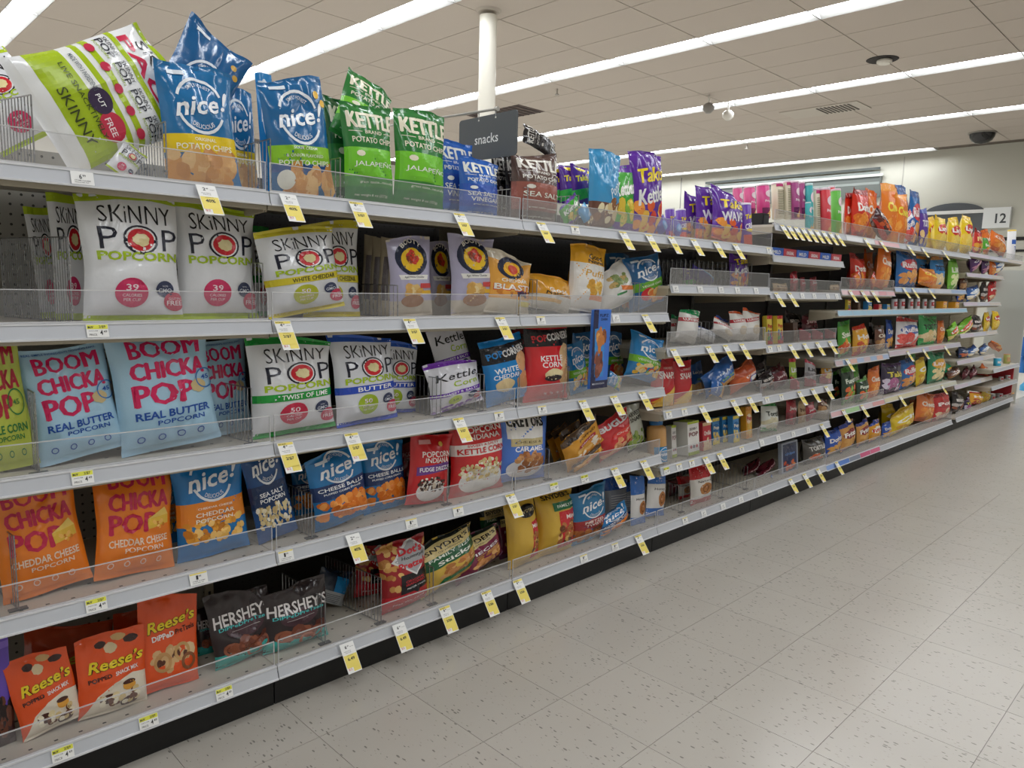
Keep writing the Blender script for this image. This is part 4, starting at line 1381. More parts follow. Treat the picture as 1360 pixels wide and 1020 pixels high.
panel('header_strip', (r_[1], z1 - .03, l_[1] + .3, z1 + .03), XS - .03, .04, mat('dcdcda', .5), parent=header)
a_, b_ = PX(1262, 284, XS), PX(1307, 302, XS)
panel('dark_panel', (b_[1], b_[2] - .1, a_[1] + 1.2, z1 - .03), XS, .03, mat('55595d', .5), parent=header)
a_, b_ = PX(1307, 283, XS), PX(1341, 301, XS)
num = panel('number_sign', (b_[1], b_[2] - .02, a_[1], z1 + .05), XS - .05, .10, mat('dfe2e2', .45), 'white aisle number sign reading 12 on the far wall', 'sign')
tm = MB()
yc, zc = PX(1330, 290, XS)[1], PX(1330, 290, XS)[2]
ww, hh_ = .17, .17
for q, c in T('12', 0, 0, 1, 1, '3c4044', 1):
    tm.add([(XS - .052, yc - x_ * ww, zc + y_ * hh_) for x_, y_ in q], [tuple(range(len(q)))], mat('3c4044', .5))
tm.build('number_12', num)
tb = MB()
y0_ = PX(1343, 317, WALLX)[1]
z_ = PX(1350, 317, WALLX)[2]
tb.box((WALLX - .03, -3, z_ - .03), (WALLX, y0_ + .6, z_ + .03), BLACK)
z_ = PX(1350, 333, WALLX)[2]
tb.box((WALLX - .03, -3, z_ - .02), (WALLX, y0_ + .6, z_ + .02), BLACK)
tag(tb.build('trim_1'), 'thin black trim lines on the far wall', kind='structure')
tj = MB()
for px in (1200, 906):
    y_ = PX(px, 225, WALLX)[1]
    tj.box((WALLX - .006, y_ - .008, 0), (WALLX, y_ + .008, CEIL), mat('a7a59d' if px > 1000 else '77787a', .7))
tag(tj.build('trim_2'), 'narrow vertical joints of the far wall panels', kind='structure')

# ------------------------------------------------------------------ things on the ceiling
pb = MB()
pb.lathe([(.085, 0), (.085, CEIL - .05)], (4.2, 3.8, 0), mat('dedbd0', .45), 28)
pole = tag(pb.build('steel_column'), 'round cream steel column behind the snacks sign', 'column')
pb = MB()
pb.lathe([(.105, CEIL - .02), (.125, CEIL - .001)], (4.2, 3.8, 0), mat('b5ada3', .7), 28)
pb.build('ceiling_collar', pole)


def ceil_at(px, py):
    d = ray(px, py)
    p = CAM + d * ((CEIL - CAM[2]) / d[2])
    return p[0], p[1]


x, y = ceil_at(1305, 176)
mb = MB()
mb.lathe([(.2, -.02), (.205, 0)], (x, y, CEIL - .002), mat('8c8880', .6), 28)
dome = tag(mb.build('security_camera'), 'black half-dome security camera on the ceiling near the far wall', 'camera')
mb = MB()
mb.lathe([(.02, -.175), (.09, -.162), (.145, -.125), (.175, -.075), (.185, -.02)], (x, y, CEIL - .002), mat('0d0d0f', .12, .6), 28)
mb.build('dark_dome', dome)
x, y = ceil_at(1172, 79)
mb = MB()
mb.lathe([(.16, -.006), (.17, 0)], (x, y, CEIL - .001), mat('2a2624', .8), 24)
sm = tag(mb.build('smoke_detector'), 'small white smoke detector in a dark hole of the ceiling', 'detector')
mb = MB()
mb.lathe([(.06, -.06), (.08, -.045), (.08, -.02), (.05, -.005)], (x - .02, y - .03, CEIL), mat('d8d5cc', .5), 20)
mb.build('detector_cap', sm)
for i, (px, py, lb) in enumerate(((942, 134, 'dim round spot lamp hanging from the ceiling, left one of the pair'), (968, 144, 'white round spot lamp hanging from the ceiling, right one of the pair'))):
    x, y = ceil_at(px, py - 8)
    mb = MB()
    mb.bar((x, y, CEIL), (x, y, CEIL - .12), .012, WHITEM, 8)
    s_ = tag(mb.build('spot_lamp'), lb, 'spot lamp')
    mb = MB()
    mb.lathe([(.035, -.24), (.075, -.2), (.08, -.15), (.04, -.11)], (x, y, CEIL), mat('d9d6ce' if i else '8d8a86', .4), 18)
    mb.build('lamp_head', s_)
    mb = MB()
    mb.lathe([(.0001, -.243), (.034, -.241)], (x, y, CEIL), mat('6c6a68' if not i else 'c6c4bf', .3), 18)
    mb.build('lens', s_)
x, y = ceil_at(1095, 146)
mb = MB()
mb.box((x - .27, y - .56, CEIL - .012), (x + .27, y + .56, CEIL - .002), mat('b9b2a8', .7))
vt = tag(mb.build('air_vent'), 'square grey air vent in the ceiling with a dark grille', 'vent')
for i in range(9):
    mb = MB()
    mb.box((x - .2, y - .42 + i * .055, CEIL - .02), (x + .2, y - .4 + i * .055, CEIL - .012), mat('5c5751', .7))
    mb.build('louvre', vt)
for px, py, lb in ((740, 118, 'tiny sprinkler head on the ceiling above the purple bags'), (992, 192, 'tiny sprinkler head on the ceiling by the third light row')):
    x, y = ceil_at(px, py)
    mb = MB()
    mb.bar((x, y, CEIL), (x, y, CEIL - .07), .012, mat('a8a39b', .4), 6)
    mb.lathe([(.03, -.08), (.03, -.07)], (x, y, CEIL), mat('8e8982', .4), 10)
    tag(mb.build('sprinkler_head'), lb, 'sprinkler')
# ------------------------------------------------------------------ gondola shelving
BACKY = .46
GX0, GX1 = -2 * S, 8.55
ga = empty('gondola_frame', (0, BACKY, 0))
tag(ga, 'long steel gondola shelving frame with perforated back panels along the aisle', 'shelving')
PEGL = pegboard('light_pegboard', '9a978f', '2e2d2b')
PEGD = pegboard('dark_pegboard', '2b2827', '0c0c0c')
PEGT = pegboard('tan_pegboard', '8c8470', '4c4638')
edges = [GX0 + S * i for i in range(10)] + [GX1 - .9, GX1]
edges = sorted(set(round(e, 4) for e in edges if e <= GX1))
for i in range(len(edges) - 1):
    x0, x1 = edges[i], edges[i + 1]
    top = 1.72 if x0 < 6.3 else 1.62
    m = PEGL if x0 < -.1 else (PEGT if x0 > 6.2 else PEGD)
    top = 1.50 if x0 < 2.7 else 1.60
    mb = MB()
    mb.box((x0 + .013, 0, .1), (x1 - .013, .012, top), m)
    mb.build('back_panel', ga)
for i, x0 in enumerate(edges):
    top = 1.52 if x0 < 2.7 else 1.62
    mb = MB()
    mb.box((x0 - .013, -.01, 0), (x0 + .013, .045, top), TANM if (x0 < .1 or x0 > 6) else mat('3a3633', .5))
    for k in range(int(top / .0508) - 2):
        mb.box((x0 - .0035, -.0112, .12 + k * .0508), (x0 + .0035, -.0098, .142 + k * .0508), BLACK)
    mb.build('upright', ga)
mb = MB()
mb.box((GX0, .05, 0), (GX1, .07, 1.5), mat('8f8a7e', .6))
mb.build('rear_panel', ga)
mb = MB()      # end frame of the run
mb.box((GX1 - .02, -.40, 0), (GX1 + .02, -.34, .5), TANM)
mb.box((GX1 - .02, -.02, 0), (GX1 + .03, .07, 1.62), TANM)
mb.build('end_frame', ga)
for i in range(len(edges) - 1):
    x0, x1 = edges[i], edges[i + 1]
    mb = MB()
    mb.box((x0 + .002, -BACKY + .02, 0), (x1 - .002, -BACKY + .035, .088), BLACK)
    mb.build('kick_plate', ga)

ROWN = {}


def shelf(row, x0, x1, z, label, y0=0.0, strip=None, fence=True, fh=.070, base=False, nseg=1, fx0=None, depth=BACKY - .02):
    """one steel shelf: deck, front rail that leans out at its foot, clear fence"""
    deck = z - .005
    r = empty('shelf', (x0, y0, z))
    tag(r, label, 'shelf')
    L = x1 - x0
    g = .0015
    mb = MB()
    D1 = depth - y0
    mb.box((g, .004, -.017), (L - g, D1, -.005), DECKM)
    if not base:     # folded front lip and side flanges under the deck
        mb.prism([(.010, -.046), (.022, -.046), (.022, -.017), (.010, -.017)], g, L - g, TANM)
        for xx in (g, L - g - .003):
            mb.prism([(.022, -.05), (D1, -.075), (D1, -.017), (.022, -.017)], xx, xx + .003, TANM)
    mb.build('deck', r)
    holes = MB()
    nh = int(L / .0508)
    for i in range(nh):
        for yy in (.035, .10, .18):
            xx = .03 + i * .0508
            holes.box((xx - .004, yy - .0025, -.0052), (xx + .004, yy + .0025, -.0046), BLACK)
    if x0 < 3.6:
        tag(holes.build('deck_slots', r), kind='stuff')
    mb = MB()
    mb.prism([(.0, -.003), (.004, -.003), (-.006, -.033), (-.010, -.033)], g, L - g, RAIL)
    mb.prism([(-.002, 0), (.012, 0), (.012, -.004), (-.002, -.004)], g, L - g, RAILEDGE)
    mb.prism([(-.014, -.036), (-.006, -.036), (-.006, -.032), (-.014, -.032)], g, L - g, RAILEDGE)
    rail = mb.build('price_rail', r)
    if strip:
        n = len(strip)
        for i, (c, txt, tc) in enumerate(strip):
            a, b = g + L * i / n + .003, L * (i + 1) / n - .003
            q = MB()
            zt, zb = -.005, -.031
            yt_, yb_ = -.0016, -.0104
            q.add([(a, yb_, zb), (b, yb_, zb), (b, yt_, zt), (a, yt_, zt)], [(0, 1, 2, 3)], mat(c, .5))
            if txt:
                for pl, _ in T(txt, .5, .5, .62, .5, tc, 1):
                    q.add([(a + (b - a) * px, yb_ + (yt_ - yb_) * py - .0006, zb + (zt - zb) * py) for px, py in pl], [tuple(range(len(pl)))], mat(tc, .5))
            q.build('label_strip', rail)
    if fence:
        a = g + .004 if fx0 is None else fx0
        q = MB()
        q.box((a, .0035, .0005), (L - g - .004, .0055, fh), ACRYL)
        q.build('clear_fence', r)
        q = MB()
        q.box((a, .0030, fh), (L - g - .004, .0060, fh + .0022), ACEDGE)
        q.box((a, .0030, .0005), (L - g - .004, .0060, .004), ACEDGE)
        q.box((a, .0030, .004), (a + .002, .0060, fh), ACEDGE)
        q.box((L - g - .006, .0030, .004), (L - g - .004, .0060, fh), ACEDGE)
        q.build('fence_edge', r)
    ROWN.setdefault(row, []).append((x0, x1, z, y0))
    return deck


HB = [1.408, 1.082, .757, .455, .124]
RN = ['top', 'second', 'third', 'fourth', 'bottom']
SECN = ['leftmost', 'first full', 'second full', 'third full']
SX = [(-2 * S, -S), (-S, 0), (0, S), (S, 2 * S)]
SD = ['out of frame at the left', 'at the left edge of the picture', 'left of the snacks sign', 'right of the snacks sign']
for i, z in enumerate(HB):
    for k, (x0, x1) in enumerate(SX):
        shelf('ABCDE'[i], x0, x1, z, 'grey %s shelf of the gondola section %s' % (RN[i], SD[k]), base=(i == 4))
# section D (third full section): six levels, top one carries on
for r_, z, nm in (('A', 1.408, 'top'), ('B', 1.204, 'second'), ('C', .928, 'third'), ('D', .650, 'fourth'), ('E', .395, 'fifth'), ('F', .124, 'bottom')):
    shelf('D' + r_, 2 * S, 3 * S, z, 'grey %s shelf of the section with the %s' % (nm, 'snap bags, boxes and red white cookies'), base=r_ == 'F')
PKL = [('e6c8cc', None, ''), ('d8a0a8', None, ''), ('e2b8bc', None, '')]
MIX = [('c9b4b8', None, ''), ('9fb4d0', None, ''), ('d8b0a4', None, ''), ('a8b8d4', None, '')]
for r_, z, nm, st in (('A', 1.531, 'top', [('d4d5d8', None, '')]), ('B', 1.372, 'second', [('bfc1c5', None, '')]), ('C', 1.183, 'third', None), ('D', .902, 'fourth', None), ('E', .630, 'fifth', None), ('F', .401, 'sixth', None), ('G', .124, 'bottom', None)):
    shelf('E' + r_, 3 * S, 4 * S, z, 'grey %s shelf of the section with the red trays' % nm, strip=None if r_ not in 'B' else st, base=r_ == 'G', fence=r_ != 'B')
for r_, z, nm, st in (('A', 1.531, 'top', [('dfe0e2', None, ''), ('e4b9be', None, '')]), ('B', 1.207, 'second', PKL + PKL), ('D', .775, 'fourth', MIX + MIX), ('E', .455, 'fifth', [('d8b0b4', None, ''), ('a4c894', None, ''), ('d4c4c8', None, ''), ('d49c9c', None, '')]), ('G', .118, 'bottom', [('8ca8dc', None, ''), ('5c84cc', None, ''), ('8890a0', None, ''), ('d05c84', None, ''), ('d8688c', None, '')])):
    shelf('F' + r_, 4 * S, 5 * S, z, 'pale %s shelf of the section with the tortilla chip bags' % nm, strip=st, base=r_ == 'G')
GH0, GH1 = 5 * S, 6.30
for r_, z, nm, st in (('A', 1.531, 'top', None), ('B', 1.236, 'second', [('a8bcd8', None, ''), ('b4c4dc', None, ''), ('c4c8d0', None, ''), ('9cb0cc', None, '')]), ('D', .79, 'fourth', [('c4b4bc', None, ''), ('b4b4c8', None, ''), ('c8a8b0', None, ''), ('bcb8c4', None, '')]), ('E', .459, 'fifth', [('d0c8a8', None, ''), ('c4c4b4', None, '')]), ('G', .112, 'bottom', None)):
    shelf('G' + r_, GH0, GH1, z, 'pale %s shelf of the double section with the ridged chip bags' % nm, strip=st, fence=r_ in 'AG', base=r_ == 'G')
shelf('FC', 3.58, GH1, 1.083, 'narrow third shelf edged with a pale blue label strip', strip=[('9cc0d4', None, '')] * 12, fence=False, y0=-.02, depth=.15)
IX0, IX1 = 6.42, 7.70
for r_, z, nm in (('A', 1.56, 'top'), ('B', 1.387, 'second'), ('C', 1.133, 'third'), ('D', .853, 'fourth'), ('E', .617, 'fifth'), ('F', .398, 'sixth')):
    shelf('I' + r_, IX0 - (.0 if r_ == 'A' else 0), IX1 + (.75 if r_ == 'A' else 0), z, 'shallow %s shelf of the tan perforated end section' % nm, strip=[('c8bcc8', None, ''), ('c0c0cc', None, ''), ('c8c0b8', None, '')], fence=r_ in 'A', fh=.05, y0=.04)
shelf('IG', IX0, GX1 - .025, .112, 'deep bottom shelf of the tan end section', fence=True, fh=.05, base=True)
for r_, z in (('J', .485), ('K', .31)):
    shelf('I' + r_, 7.45, GX1 - .035, z, '%s short shelf of jars at the far end of the run' % ('upper' if r_ == 'J' else 'lower'), fence=False, y0=-.02)
mb = MB()
mb.box((GX1 - .03, .02, .13), (GX1 - .012, .40, .46), mat('b8303a', .5))
o = mb.build('side_panel')
tag(o, 'red side panel closing the low jar shelves at the far end', 'panel')

# end unit beyond the run
ex = GX1 + .35
eu = empty('end_shelving', (ex, .1, 0))
tag(eu, 'pale blue-grey shelving end standing past the tan end post, with blue bottles', 'shelving')
mb = MB()
mb.box((0, -.05, 0), (.04, .32, 1.48), mat('b9bdb8', .55))
mb.build('side_panel', eu)
mb = MB()
mb.box((-.05, .26, 1.28), (-.005, .31, 1.47), mat('c83c40', .5))
mb.build('red_clip', eu)
for z in (.12, .5, .9, 1.25):
    mb = MB()
    mb.box((.9, -.62, z - .02), (2.2, -.1, z), TANM)
    mb.build('shelf_board', eu)
for i, (px, py, hpx) in enumerate(((1357, 462, 20), (1356, 485, 34), (1357, 520, 36), (1355, 521, 30))):
    p = PX(px, py, ex + 1.3)
    mb = MB()
    mb.lathe([(.06, 0), (.065, .01), (.065, .16), (.03, .2), (.025, .24)], (0, 0, 0), mat(('2c6cb8', '2c74c0', '3cA0d0', '1c5ca8')[i].lower(), .3), 14)
    o = mb.build('bottle', None, (ex + 1.3 + .1 * i, p[1], p[2] - .1))
    tag(o, ('blue bottle on the far shelf at the right edge, highest one of four', 'dark blue bottle at the right edge of the picture, middle height', 'bright sky blue bottle at the right edge above the floor', 'deep blue bottle at the right edge, left one near the floor')[i], 'bottle')

# ------------------------------------------------------------------ wire dividers
def divider(px, py, deck, Y0=.03, Lr=.30, hr=.15, n=16, skew=0.0, label='', across=0):
    X = P(px, py, Y0)[0]
    mb = MB()
    r = .0013
    mb.bar((0, 0, hr), (skew, Lr, hr), r * 1.3, WIRE)
    mb.bar((0, 0, .004), (skew, Lr, .004), r * 1.3, WIRE)
    mb.bar((0, 0, .002), (0, 0, hr), r * 1.5, WIRE)
    mb.bar((skew, Lr, .002), (skew, Lr, hr), r * 1.5, WIRE)
    o = mb.build('wire_divider', None, (X, Y0, deck))
    tag(o, label, 'divider')
    q = MB()
    for i in range(1, n):
        t = i / n
        q.bar((skew * t, Lr * t, .004), (skew * t, Lr * t, hr), r, WIRE)
    tag(q.build('wires', o), kind='stuff')
    q = MB()
    q.box((-.018, -.004, 0), (.018, .012, .0035), mat('4a4a4c', .5))
    q.build('foot', o)
    return o


dz = [h - .005 for h in HB]
for a in (
    (46, 215, 0, .035, .30, .15, 26, -.09, 'wire divider on the top shelf, leftmost, leaning by the multipack bag'),
    (222, 235, 0, .03, .30, .14, 16, 0, 'wire divider on the top shelf left of the yellow-banded blue bags'),
    (360, 250, 0, .03, .30, .14, 14, 0, 'wire divider on the top shelf left of the green-banded blue bag'),
    (452, 262, 0, .03, .30, .12, 12, 0, 'wire divider on the top shelf left of the front green bag'),
    (700, 292, 0, .03, .30, .12, 14, 0, 'wire divider on the top shelf left of the brown bag'),
    (767, 300, 0, .03, .30, .12, 14, 0, 'wire divider on the top shelf right of the brown bag'),
    (933, 318, 0, .03, .25, .11, 12, 0, 'wire divider on the top shelf before the purple wavy chip bags'),
    (96, 418, 1, .03, .30, .19, 30, -.07, 'wide wire divider on the second shelf at the left edge'),
    (350, 418, 1, .03, .30, .15, 14, 0, 'wire divider on the second shelf right of the front popcorn bags'),
    (528, 413, 1, .03, .30, .10, 14, 0, 'wire divider on the second shelf between the beige bags'),
    (712, 414, 1, .03, .30, .13, 14, 0, 'wire divider on the second shelf left of the orange slumped bag'),
    (848, 410, 1, .03, .30, .13, 12, 0, 'wire divider on the second shelf before the green-banded chip bag'),
    (52, 625, 2, .03, .30, .18, 20, 0, 'wire divider on the third shelf beside the yellow-green bag'),
    (335, 585, 2, .03, .28, .15, 16, -.03, 'wire divider on the third shelf left of the lime popcorn bag'),
    (585, 552, 2, .03, .28, .13, 14, -.02, 'wire divider on the third shelf across the kettle corn bags'),
    (642, 545, 2, .03, .28, .13, 14, 0, 'wire divider on the third shelf left of the blue cheddar bag'),
    (689, 538, 2, .03, .28, .13, 12, 0, 'wire divider on the third shelf left of the red kettle corn bag'),
    (754, 528, 2, .03, .28, .13, 12, 0, 'wire divider on the third shelf right of the red kettle corn bag'),
    (24, 800, 3, .04, .30, .17, 20, -.03, 'wire divider on the fourth shelf at the left edge'),
    (414, 698, 3, .04, .26, .13, 14, 0, 'wire divider on the fourth shelf left of the cheese ball bags'),
    (594, 672, 3, .04, .26, .13, 12, 0, 'wire divider on the fourth shelf right of the fudge popcorn bag'),
    (728, 640, 3, .04, .26, .12, 12, 0, 'wire divider on the fourth shelf right of the caramel mix bag'),
    (432, 850, 4, .03, .26, .14, 12, 0, 'wire divider on the bottom shelf right of the black pouches'),
    (506, 820, 4, .03, .28, .15, 18, -.03, 'wire divider on the bottom shelf left of the red pretzel bag'),
    (575, 800, 4, .03, .28, .13, 14, 0, 'wire divider on the bottom shelf right of the red pretzel bag'),
):
    divider(a[0], a[1], dz[a[2]], a[3], a[4], a[5], a[6], a[7], a[8])
k = 0
for px, py, dk, lb in ((908, 385, 1.199, 'first'), (926, 385, 1.199, 'second'), (944, 385, 1.199, 'third'), (962, 386, 1.199, 'fourth'), (980, 387, 1.199, 'fifth'), (996, 388, 1.199, 'sixth')):
    divider(px, py, dk, .03, .28, .12, 12, 0, '%s from the left of the six wire dividers on the nearly empty purple bag shelf' % lb)
for px, py, dk, lb in ((930, 452, .923, 'on the rice cake shelf behind the blue-topped bag'), (946, 450, .923, 'on the rice cake shelf left of the orange-topped bags')):
    divider(px, py, dk, .04, .25, .11, 12, 0, 'wire divider ' + lb)
for px, py, lb in ((905, 690, 'left of the red and white cookie bags'), (958, 672, 'right of the red and white cookie bags'), (990, 662, 'right side of the empty wire bay')):
    divider(px, py, .119, .05, .28, .13, 14, 0, 'wire divider on the bottom shelf ' + lb)

# ------------------------------------------------------------------ hanging department sign
SXX = .86
sg = MB()


def rounded(y0, z0, y1, z1, r, x0, x1, mb, m):
    pr = []
    for cy2, cz2, a0 in ((y1 - r, z1 - r, 0), (y0 + r, z1 - r, 90), (y0 + r, z0 + r, 180), (y1 - r, z0 + r, 270)):
        for i in range(5):
            a = math.radians(a0 + 22.5 * i)
            pr.append((cy2 + r * math.cos(a), cz2 + r * math.sin(a)))
    n_ = len(pr)
    mb.add([(x0, a, b) for a, b in pr] + [(x1, a, b) for a, b in pr], [tuple(range(n_)), tuple(range(2 * n_ - 1, n_ - 1, -1))] + [((i + 1) % n_, i, n_ + i, n_ + (i + 1) % n_) for i in range(n_)], m)


SGM = mat('54585c', .5, .3, name='dark_grey_sign')
rounded(-.02, 1.612, .272, 1.757, .012, 0, .004, sg, SGM)
sign = sg.build('hanging_sign', None, (SXX, 0, 0))
tag(sign, 'dark grey hanging sign reading snacks, below a thin bar', 'sign')
q = MB()
for pl, c in T('snacks', 0, 0, 1, 1, 'e4e6e8', .4):
    q.add([(-.0008, .128 - x_ * .118, 1.681 + y_ * .032) for x_, y_ in pl], [tuple(range(len(pl)))], mat('e4e6e8', .5))
q.build('lettering', sign)
q = MB()
q.bar((.002, .085, 1.772), (.002, 1.25, 1.815), .0042, mat('a8a59e', .35), 8)
q.lathe([(.008, -.005), (.008, .006)], (.002, .08, 1.7718), mat('a8a59e', .35), 12, 'y')
q.bar((.002, 1.25, 1.4), (.002, 1.25, 1.815), .006, mat('a8a59e', .35), 8)
q.build('support_bar', sign)
for yy, zz in ((.083, 1.772), (.168, 1.776)):
    q = MB()
    q.bar((.0, yy, zz - .003), (.0, yy, 1.746), .0014, WIRE, 6)
    q.bar((.0, yy + .007, zz - .003), (.0, yy, zz - .012), .0014, WIRE, 6)
    q.lathe([(.003, -.0012), (.003, .001)], (-.0002, yy, 1.745), WHITEM, 10, 'x')
    q.build('hook', sign)


# ------------------------------------------------------------------ price tags
YEL = 'ecd96a'
TAGT = {}


def tag_mesh(kind, var):
    if (kind, var) in TAGT:
        return TAGT[(kind, var)]
    W = mat('eeeeec', .6)
    Yl = mat(YEL, .6)
    K = mat('2c2c2e', .6)
    RD = mat('d88a80', .6)
    mb = MB()
    if kind == 'hang':
        w_, h = .046, .088
        mb.box((0, 0, -h), (w_, .0008, 0), W)
        mb.add([(.0015, -.0003, -h * .82), (w_ - .0015, -.0003, -h * .82), (w_ - .0015, -.0003, -h * .40), (.0015, -.0003, -h * .40)], [(0, 1, 2, 3)], Yl)
        mb.add([(w_ * .45, -.0003, -h * .96), (w_ - .0015, -.0003, -h * .96), (w_ - .0015, -.0003, -h * .8), (w_ * .45, -.0003, -h * .8)], [(0, 1, 2, 3)], Yl)
        els = T(('4', '2', '4', '6')[var], .36, .86, .14, .11, 0, 1) + T('49', .52, .88, .12, .05, 0, .5) + T('MEMBER', .78, .84, .26, .02, 0, 0)
        els += T(('2/$7', '40%', '2/$6', '6.49')[var], .5, .46, .5, .11, 0, 1.4) + T('SAVE NOW', .5, .57, .44, .022, 0, .2) + T('SALE PRICE', .4, .72, .5, .022, 0, .2) + T('PRICE', .44, .67, .4, .02, 0, .2)
        if var in (0, 2):
            mb.add([(.0015, -.0003, -h * .09), (w_ - .0015, -.0003, -h * .09), (w_ - .0015, -.0003, -h * .01), (.0015, -.0003, -h * .01)], [(0, 1, 2, 3)], Yl)
            els += T('BUY MORE', .3, .95, .44, .035, 0, 1.2)
        for pl, c in els:
            mb.add([(x_ * w_, -.0006, -h + y_ * h) for x_, y_ in pl], [tuple(range(len(pl)))], K)
        for pl, c in T('$2', .22, .13, .26, .08, 0, .4):
            mb.add([(x_ * w_, -.0006, -h + y_ * h) for x_, y_ in pl], [tuple(range(len(pl)))], RD)
    else:
        w_, h = .044, .029
        mb.box((0, 0, -h), (w_, .0008, 0), W)
        f = .36 if var < 2 else .14
        if var < 3:
            mb.add([(.001, -.0003, -h * f), (w_ - .001, -.0003, -h * f), (w_ - .001, -.0003, -.0008), (.001, -.0003, -.0008)], [(0, 1, 2, 3)], mat('e2e24c' if var < 2 else YEL, .6))
        els = []
        if var < 2:
            els += T('BUY', .2, .78, .26, .16, 0, 2.5) + T(('2/$7', '2/$9')[var], .72, .8, .3, .22, 0, .6) + T('4', .66, .36, .13, .38, 0, .6) + T('49', .84, .44, .16, .18, 0, .3) + T('SNACK ITEM', .3, .5, .4, .07, 0, .1) + T('PRICE', .28, .2, .34, .16, 0, 0)
        else:
            els += T(('1', '6')[var - 2], .42, .6, .12, .36, 0, .6) + T('99', .58, .68, .14, .17, 0, .3) + T('ITEM NAME', .5, .3, .7, .07, 0, .1) + T('PRICE PER OZ', .45, .15, .6, .07, 0, .1)
        for pl, c in els:
            mb.add([(x_ * w_, -.0006, -h + y_ * h) for x_, y_ in pl], [tuple(range(len(pl)))], K)
    me = mb.mesh('price_tag')
    TAGT[(kind, var)] = me
    return me


TAGROWS = [
    ('A', 'long top rail', 1.408, 0, [(92, 'f', 3), (258, 'h', 1), (369, 'h', 1), (461, 'h', 0), (600, 'h', 0), (710, 'h', 0), (757, 'f', 2), (820, 'h', 2), (855, 'h', 2), (885, 'h', 2), (915, 'h', 2), (945, 'h', 2), (971, 'h', 2), (1017, 'f', 2)]),
    ('B', 'second rail of the left half', 1.082, 0, [(113, 'f', 1), (362, 'h', 0), (533, 'h', 0), (655, 'h', 0), (711, 'f', 2), (812, 'f', 3), (850, 'h', 2)]),
    ('C', 'third rail of the left half', .757, 0, [(93, 'f', 0), (366, 'h', 0), (455, 'h', 0), (599, 'h', 0), (655, 'f', 2), (713, 'f', 2), (766, 'h', 2), (808, 'h', 2), (846, 'h', 2)]),
    ('D', 'fourth rail of the left half', .455, 0, [(112, 'f', 0), (250, 'f', 2), (368, 'f', 2), (457, 'h', 1), (537, 'f', 2), (600, 'f', 2), (669, 'h', 0), (729, 'f', 0), (770, 'f', 0), (809, 'h', 2), (848, 'h', 2)]),
    ('E', 'bottom rail of the gondola', .124, 0, [(67, 'f', 1), (183, 'f', 1), (285, 'f', 1), (449, 'h', 3), (519, 'h', 3), (581, 'h', 2), (637, 'h', 2), (679, 'h', 2), (769, 'f', 2), (811, 'f', 2), (841, 'h', 2), (905, 'f', 2), (930, 'f', 3), (956, 'f', 3), (980, 'f', 3), (1005, 'f', 3), (1045, 'h', 2), (1064, 'h', 2), (1082, 'h', 2), (1107, 'h', 2)]),
    ('F', 'rail below the near-empty purple bag shelf', 1.204, 0, [(892, 'f', 3), (925, 'f', 3), (953, 'f', 3), (975, 'f', 3), (1000, 'f', 3)]),
    ('G', 'rail below the white rice cake bags', .928, 0, [(888, 'h', 2), (935, 'h', 2), (958, 'h', 2), (980, 'h', 2)]),
    ('H', 'rail below the red snap bags', .650, 0, [(883, 'f', 2), (904, 'f', 2), (926, 'h', 2), (968, 'h', 2), (990, 'h', 2)]),
    ('I', 'rail below the popcorn boxes', .395, 0, [(880, 'f', 0), (897, 'f', 2), (914, 'f', 2), (931, 'h', 2), (950, 'h', 2), (981, 'f', 2)]),
    ('J', 'high top rail below the stacked chip cans', 1.531, 0, [(1034 + 9.2 * i, 'h', 2) for i in range(9)] + [(1145, 'h', 2), (1166, 'h', 2), (1203, 'h', 2), (1222, 'h', 2), (1250, 'h', 2)]),
    ('K', 'third rail of the red tray section', 1.183, 0, [(1026, 'h', 2), (1044, 'h', 2), (1062, 'f', 3), (1078, 'f', 3), (1096, 'f', 3), (1108, 'f', 3)]),
    ('L', 'fourth rail of the red tray section', .902, 0, [(1019, 'f', 2), (1031, 'f', 2), (1045, 'h', 2), (1064, 'h', 2), (1081, 'h', 2), (1098, 'h', 2)]),
    ('M', 'fifth rail of the red tray section', .630, 0, [(1015, 'f', 2), (1034, 'f', 2), (1057, 'h', 2), (1075, 'h', 2), (1093, 'h', 2)]),
    ('N', 'sixth rail of the red tray section', .401, 0, [(1008, 'f', 3), (1030, 'f', 3), (1050, 'f', 3), (1070, 'f', 3), (1087, 'h', 2)]),
    ('O', 'second pink rail under the red tortilla chips', 1.207, 0, [(1125, 'h', 2), (1141, 'h', 2), (1155, 'h', 2)]),
    ('P', 'second blue rail under the ridged chips', 1.236, 0, [(1197, 'h', 2), (1209, 'h', 2), (1231, 'h', 2)]),
    ('Q', 'fourth rail of the tortilla chip sections', .78, 0, [(1121, 'h', 2), (1202, 'h', 2), (1223, 'h', 2), (1252, 'h', 2)]),
    ('R', 'fifth rail of the tortilla chip sections', .457, 0, [(1116, 'h', 2), (1141, 'h', 2), (1192, 'h', 2), (1248, 'h', 2)]),
]
ORD = ['first', 'second', 'third', 'fourth', 'fifth', 'sixth', 'seventh', 'eighth', 'ninth', 'tenth', 'eleventh', 'twelfth', 'thirteenth', 'fourteenth', 'fifteenth', 'sixteenth', 'seventeenth', 'eighteenth', 'nineteenth', 'twentieth']
